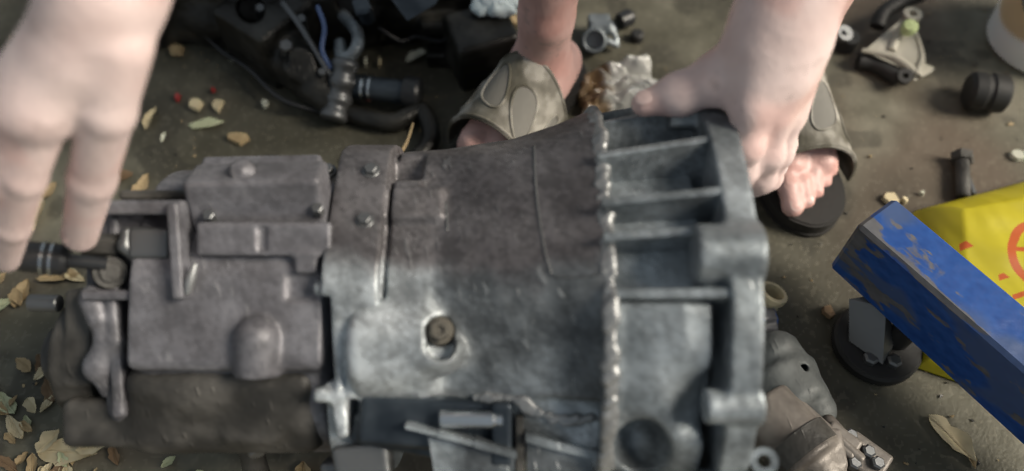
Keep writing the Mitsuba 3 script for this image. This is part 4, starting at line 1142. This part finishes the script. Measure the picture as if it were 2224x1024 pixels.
put(k + '__body', solid([s_cyl(q, e, 0.036, 0.006), s_cone(e, e + (e - q) * 0.35, 0.026, 0.020), s_box((q + e) / 2 + [0.03, -0.02, 0.01], (0.02, 0.02, 0.012), rd=0.004)], 0.002, 0.006), 'brown_metal', smooth=True)
put(k + '__shaft', lathe([(0, 0), (0, 0.005), (0.004, 0.0062), (0.095, 0.0062), (0.098, 0.005), (0.098, 0)], at(1702, 850, 0.052), at(1815, 950, 0.052), 16), 'brown_metal', smooth=30)
put(k + '__terminal', solid([s_box(at(1822, 962, 0.045), (0.018, 0.012, 0.012), [[.75, -.66, 0], [.66, .75, 0], [0, 0, 1]], 0.003), s_box(at(1872, 1000, 0.035), (0.022, 0.018, 0.014), [[.75, -.66, 0], [.66, .75, 0], [0, 0, 1]], 0.003), s_cone(at(1800, 915, 0.04), at(1816, 935, 0.04), 0.007, 0.008),
                                s_cone(at(1770, 1000, 0.05), at(1790, 985, 0.05), 0.010, 0.008)], 0.0016, 0.004), 'brown_metal', smooth=True)
for px, py in ((1880, 985), (1900, 1010), (1850, 1010), (1842, 950)):
    w = at(px, py, 0.046)
    put(k + '__nut', lathe([(0, 0), (0, 0.007), (0.008, 0.007), (0.010, 0.005), (0.010, 0)], w, w + [0.1, 0, 1], 6), 'dull_steel', smooth=25)
put(k + '__band', lathe([(0, 0.0362), (0, 0.0385), (0.022, 0.0385), (0.022, 0.0362)], q + (e - q) * 0.62, e, 40), 'oily_dirt', smooth=30)
note(k, 'brown dusty starter motor with its shaft, at the lower edge right of the flange', 'starter motor')

# loose wires over the oily parts
for pts, m, lab in (([(430, 60, 0.05), (480, 110, 0.02), (540, 150, 0.03), (610, 215, 0.03), (700, 245, 0.012)], 'black_plastic', 'black wire along the front of the oily casting'),
                    ([(690, 15, 0.09), (705, 60, 0.09), (700, 110, 0.075), (720, 150, 0.06)], 'wire_blue', 'blue wire beside the bent pipe'),
                    ([(820, 60, 0.05), (870, 90, 0.03), (905, 80, 0.03), (960, 90, 0.045), (1000, 60, 0.08)], 'black_plastic', 'black wire drooping from the cylinder head')):
    if 'wire_blue' not in scene:
        mat('wire_blue', (0.10, 0.15, 0.30), 0.35)
    put('wire', tube(spline([Z(*q) for q in pts], 40), 0.0034, 8), m, smooth=True, label=lab, category='wire')

# ------------------------------------------------------------------ leaves, chips and litter
for key, c0, c1 in (('leaf_cream', (0.40, 0.33, 0.20), (0.60, 0.53, 0.36)), ('leaf_tan', (0.26, 0.18, 0.095), (0.42, 0.33, 0.19)), ('leaf_green', (0.34, 0.37, 0.22), (0.52, 0.54, 0.37)), ('leaf_pale', (0.50, 0.51, 0.42), (0.64, 0.64, 0.54)),
                    ('leaf_brown', (0.12, 0.075, 0.04), (0.22, 0.15, 0.09))):
    mat(key, (lambda c0, c1: lambda p, n, uv: mix(c0, c1, fbm(p.x * 90, p.y * 90, p.z * 90, 2)))(c0, c1), 0.6, spec=0.3)
mat('red_plastic', (0.24, 0.03, 0.028), 0.4)
lr = np.random.default_rng(21)


def leaf_mesh(c, ang, L, Wd, curl=0.3, tip=0.9):
    """A dry leaf: pointed oval, folded along its midrib, curled lengthwise; rests on the floor at c."""
    n, m = 15, 9
    s, t = np.meshgrid(np.linspace(0, 1, n), np.linspace(-1, 1, m), indexing='ij')
    half = Wd / 2 * np.sin(np.pi * s ** tip) ** 0.75 * (1 + 0.10 * np.sin(9 * s + lr.uniform(0, 6)) + 0.5 * (meshkit.noise(np.stack([s * 9, t * 0.8 + lr.uniform(0, 50), s * 0], -1)) - 0.5) * np.abs(t))
    ph = lr.uniform(0, 6)
    x = (s - 0.5) * L
    y = half * t + 0.10 * L * np.sin(2.2 * s + ph) * 0.5
    z = 0.0035 + np.abs(t) ** 1.3 * half * lr.uniform(0.25, 1.0) + curl * L * (s - 0.5) ** 2 * lr.uniform(0.3, 1.2) + 0.05 * Wd * np.sin(7 * s + 3 * t + ph)
    a = math.radians(ang)
    P = np.stack([x * math.cos(a) - y * math.sin(a), x * math.sin(a) + y * math.cos(a), z - z.min() + 0.001], -1) + np.asarray(c)
    i, j = np.meshgrid(np.arange(n - 1), np.arange(m - 1), indexing='ij')
    q = np.stack([i * m + j, (i + 1) * m + j, (i + 1) * m + j + 1, i * m + j + 1], -1).reshape(-1, 4)
    v = P.reshape(-1, 3)
    rib = tube(P[:, m // 2] + [0, 0, 0.0006], np.linspace(0.0011, 0.0004, n) * min(1, L / 0.03), 5)
    return cat(trimesh.Trimesh(np.vstack([v, v - [0, 0, 0.0005]]), np.vstack([q[:, [0, 1, 2]], q[:, [0, 2, 3]], q[:, [2, 1, 0]] + n * m, q[:, [3, 2, 0]] + n * m]), process=False), rib)


def leaf(px, py, lpx, wpx, ang, m, label, group=None, z=0.0, name='dry_leaf', curl=0.3):
    k = ppm(px, py, z)
    put(name, leaf_mesh(at(px, py, z), ang, lpx * k, wpx * k, curl), m, smooth=True, label=label, category='leaf', group=group)


def chip(px, py, w, h, ang, m, label, group=None, z=0.0, name='wood_chip', category='chip', t=0.006):
    k = ppm(px, py, z)
    n = lr.integers(5, 8)
    g = np.sort(lr.uniform(0, 2 * np.pi, n)) * 0.35 + np.arange(n) * 2 * np.pi / n * 0.65
    r = lr.uniform(0.75, 1.05, n)
    a = math.radians(ang)
    pl = np.stack([np.cos(g) * r * w * k / 2, np.sin(g) * r * h * k / 2 / 0.85], 1)
    pl = pl @ np.array([[math.cos(a), math.sin(a)], [-math.sin(a), math.cos(a)]])
    tilt = lr.uniform(-0.25, 0.25, 2)
    v = [[x, y, z0 * t * (1 if z0 else 1) + (x * tilt[0] + y * tilt[1])] for z0 in (0, 1) for x, y in (pl * (1 - 0.12 * z0))]
    mm = trimesh.convex.convex_hull(np.array(v))
    v = np.array(mm.vertices)
    v[:, 2] += 0.0006 - v[:, 2].min()
    put(name, trimesh.Trimesh(v + at(px, py, z), mm.faces, process=False), m, smooth=20, label=label, category=category, group=group)


leaf(507, 122, 44, 25, 88, 'leaf_pale', 'whitish green leaf standing out below the black casting')
leaf(910, 127, 62, 24, 38, 'leaf_pale', 'pale pointed leaf between the damper and the black housing')
leaf(2062, 955, 125, 52, -58, 'leaf_cream', 'big curled cream leaf on the floor below the blue beam', curl=0.2)
leaf(2108, 1003, 34, 14, -75, 'leaf_tan', 'narrow tan leaf at the tip of the big curled one')
leaf(380, 14, 40, 26, 70, 'leaf_cream', 'yellowish leaf lying on the squat engine mount', z=0.061)
leaf(124, 822, 62, 26, 100, 'leaf_green', 'yellow green leaf left of the oily tail of the gearbox')
leaf(48, 640, 70, 38, 80, 'leaf_tan', 'broad orange tan leaf below the two visible fingers')
chip(388, 118, 34, 52, 40, 'leaf_tan', 'tan piece of cardboard near the forearm, above the red bits', name='cardboard_scrap', category='cardboard')
chip(370, 95, 30, 26, 10, 'leaf_tan', 'small tan piece of cardboard touching the larger one', name='cardboard_scrap', category='cardboard')
chip(430, 234, 32, 36, 5, 'leaf_cream', 'left one of two cream chips above the green paper strip')
chip(476, 234, 28, 38, 0, 'leaf_cream', 'right one of two cream chips above the green paper strip')
chip(446, 272, 92, 30, 0, 'leaf_green', 'pale green strip of paper on the floor behind the gearbox', name='paper_strip', category='paper', t=0.002)
chip(520, 306, 60, 26, -12, 'leaf_tan', 'brownish flat chip close behind the gearbox cover')
chip(388, 216, 14, 18, 0, 'red_plastic', 'red plastic crumb left of the two cream chips', name='plastic_crumb', category='plastic')
chip(466, 200, 12, 16, 0, 'red_plastic', 'red plastic crumb just above the two cream chips', name='plastic_crumb', category='plastic')
chip(790, 256, 22, 22, 0, 'red_plastic', 'red plastic crumb below the damper', name='plastic_crumb', category='plastic', z=0.0)
chip(577, 230, 18, 22, 0, 'leaf_pale', 'small pale chip alone in the oil stain behind the gearbox')
chip(828, 78, 20, 18, 0, 'leaf_tan', 'small tan chip on the floor under the cylinder head')
chip(1117, 50, 22, 34, 10, 'leaf_tan', 'tan chip between the black housing and the shin')
chip(1932, 436, 40, 34, 20, 'leaf_cream', 'cream wood chip by the end of the blue beam')
chip(1962, 440, 16, 14, 20, 'leaf_cream', 'tiny cream wood chip beside the larger one by the blue beam')
chip(2206, 344, 30, 32, 30, 'leaf_pale', 'whitish lump at the right edge above the yellow sack')
chip(2000, 424, 9, 9, 0, 'leaf_pale', 'white speck on the floor between the blue beam and the bolt')
chip(795, 137, 6, 24, 0, 'leaf_pale', 'thin pale sliver above the shiny rings', name='sliver', category='sliver')
chip(826, 140, 7, 22, 0, 'leaf_cream', 'thin cream sliver above the damper body', name='sliver', category='sliver')
chip(1800, 682, 40, 30, 20, 'leaf_brown', 'brown crumb of dirt left of the caster plate', name='dirt_clod', category='dirt')
put('straw', tube(spline([at(897, 268, 0.045), at(884, 308, 0.040), at(870, 332, 0.036), at(858, 352, 0.032)], 16), np.linspace(0.0012, 0.0034, 16), 7), 'leaf_tan', smooth=True, label='bent orange straw sticking up behind the gearbox', category='straw')
leaf(330, 260, 62, 20, 85, 'leaf_cream', 'narrow cream leaf close beside the hand')
leaf(325, 80, 50, 16, 80, 'leaf_pale', 'thin whitish leaf beside the forearm')
leaf(356, 300, 28, 9, 80, 'leaf_pale', 'thin pale leaf below the narrow cream one')
leaf(85, 470, 85, 46, 100, 'leaf_cream', 'broad yellowish leaf seen between thumb and fingers')
leaf(100, 420, 60, 34, 60, 'leaf_tan', 'tan leaf partly under the one between thumb and fingers')
leaf(305, 408, 70, 30, 70, 'leaf_tan', 'tan leaf behind the selector housing')
leaf(258, 392, 66, 36, 20, 'leaf_brown', 'brown leaf behind the selector housing, next to the thumb')
leaf(130, 606, 90, 34, 12, 'leaf_tan', 'olive tan leaf beside the grey stub at the tail')
leaf(165, 600, 60, 26, -25, 'leaf_cream', 'cream leaf touching the tail below the plug')
leaf(150, 985, 130, 62, -8, 'leaf_cream', 'biggest cream leaf under the tail of the gearbox')
leaf(205, 968, 70, 44, 30, 'leaf_cream', 'cream leaf lying on the right end of the biggest one', z=0.006)
leaf(110, 962, 60, 40, 60, 'leaf_cream', 'cream leaf lying on the left end of the biggest one', z=0.006)
WORD = {'leaf_cream': 'cream', 'leaf_tan': 'tan', 'leaf_brown': 'brown', 'leaf_green': 'greenish'}
litter = []
for _ in range(44):
    a = lr.random()
    if a < 0.62:
        px, py = lr.uniform(-30, 150), lr.uniform(790, 1060)
        where = 'in the bottom left corner' if py > 930 else 'left of the oily tail'
    elif a < 0.82:
        px, py = lr.uniform(180, 700), lr.uniform(985, 1070)
        where = 'at the bottom edge under the sump'
    else:
        px, py = lr.uniform(-20, 170), lr.uniform(590, 800)
        where = 'between the fingers and the tail'
    s = lr.uniform(26, 74)
    m = str(lr.choice(['leaf_cream', 'leaf_cream', 'leaf_tan', 'leaf_tan', 'leaf_brown', 'leaf_green']))
    size = 'larger' if s > 52 else 'small'
    before = set(labels)
    leaf(px, py, s, s * lr.uniform(0.3, 0.6), lr.uniform(30, 150) if lr.random() < .7 else lr.uniform(0, 180), m,
         f'{size} {WORD[m]} dry leaf {where}', f'{size} {WORD[m]} leaves {where}', z=lr.uniform(0, 0.004), curl=0.25)
    litter.append((px, (set(labels) - before).pop()))
for lab in {labels[k]['label'] for _, k in litter}:
    same = sorted(x for x in litter if labels[x[1]]['label'] == lab)
    if len(same) > 1:
        for n, (_, k) in enumerate(same):
            labels[k]['label'] = (['leftmost', 'second from left', 'third from left', 'fourth from left', 'fifth from left', 'sixth from left'][n]) + ' ' + lab

# sand, flakes and crumbs trodden into the floor
for name, m, n, seed in (('floor_grit', 'leaf_tan', 420, 5), ('dark_grit', 'oily_black', 380, 6)):
    gr = np.random.default_rng(seed)
    ms = []
    for _ in range(n):
        r = gr.uniform(0.0008, 0.0026) * (2.0 if gr.random() < 0.06 else 1)
        v = gr.normal(size=(7, 3))
        v = v / np.linalg.norm(v, axis=1, keepdims=True) * [r * gr.uniform(0.8, 2.2), r, r * 0.6]
        h = trimesh.convex.convex_hull(v)
        a = gr.uniform(0, 6.3)
        w = np.array(h.vertices) @ np.array([[math.cos(a), math.sin(a), 0], [-math.sin(a), math.cos(a), 0], [0, 0, 1]])
        w[:, 2] -= w[:, 2].min() - 0.0004
        ms.append(trimesh.Trimesh(w + [gr.uniform(-0.75, 0.95), gr.uniform(0.12, 1.15), 0], h.faces, process=False))
    put(name, cat(*ms), m, smooth=False, kind='stuff', label='fine crumbs and grit scattered over the floor' if m == 'leaf_tan' else 'dark greasy crumbs scattered over the floor', category='grit')
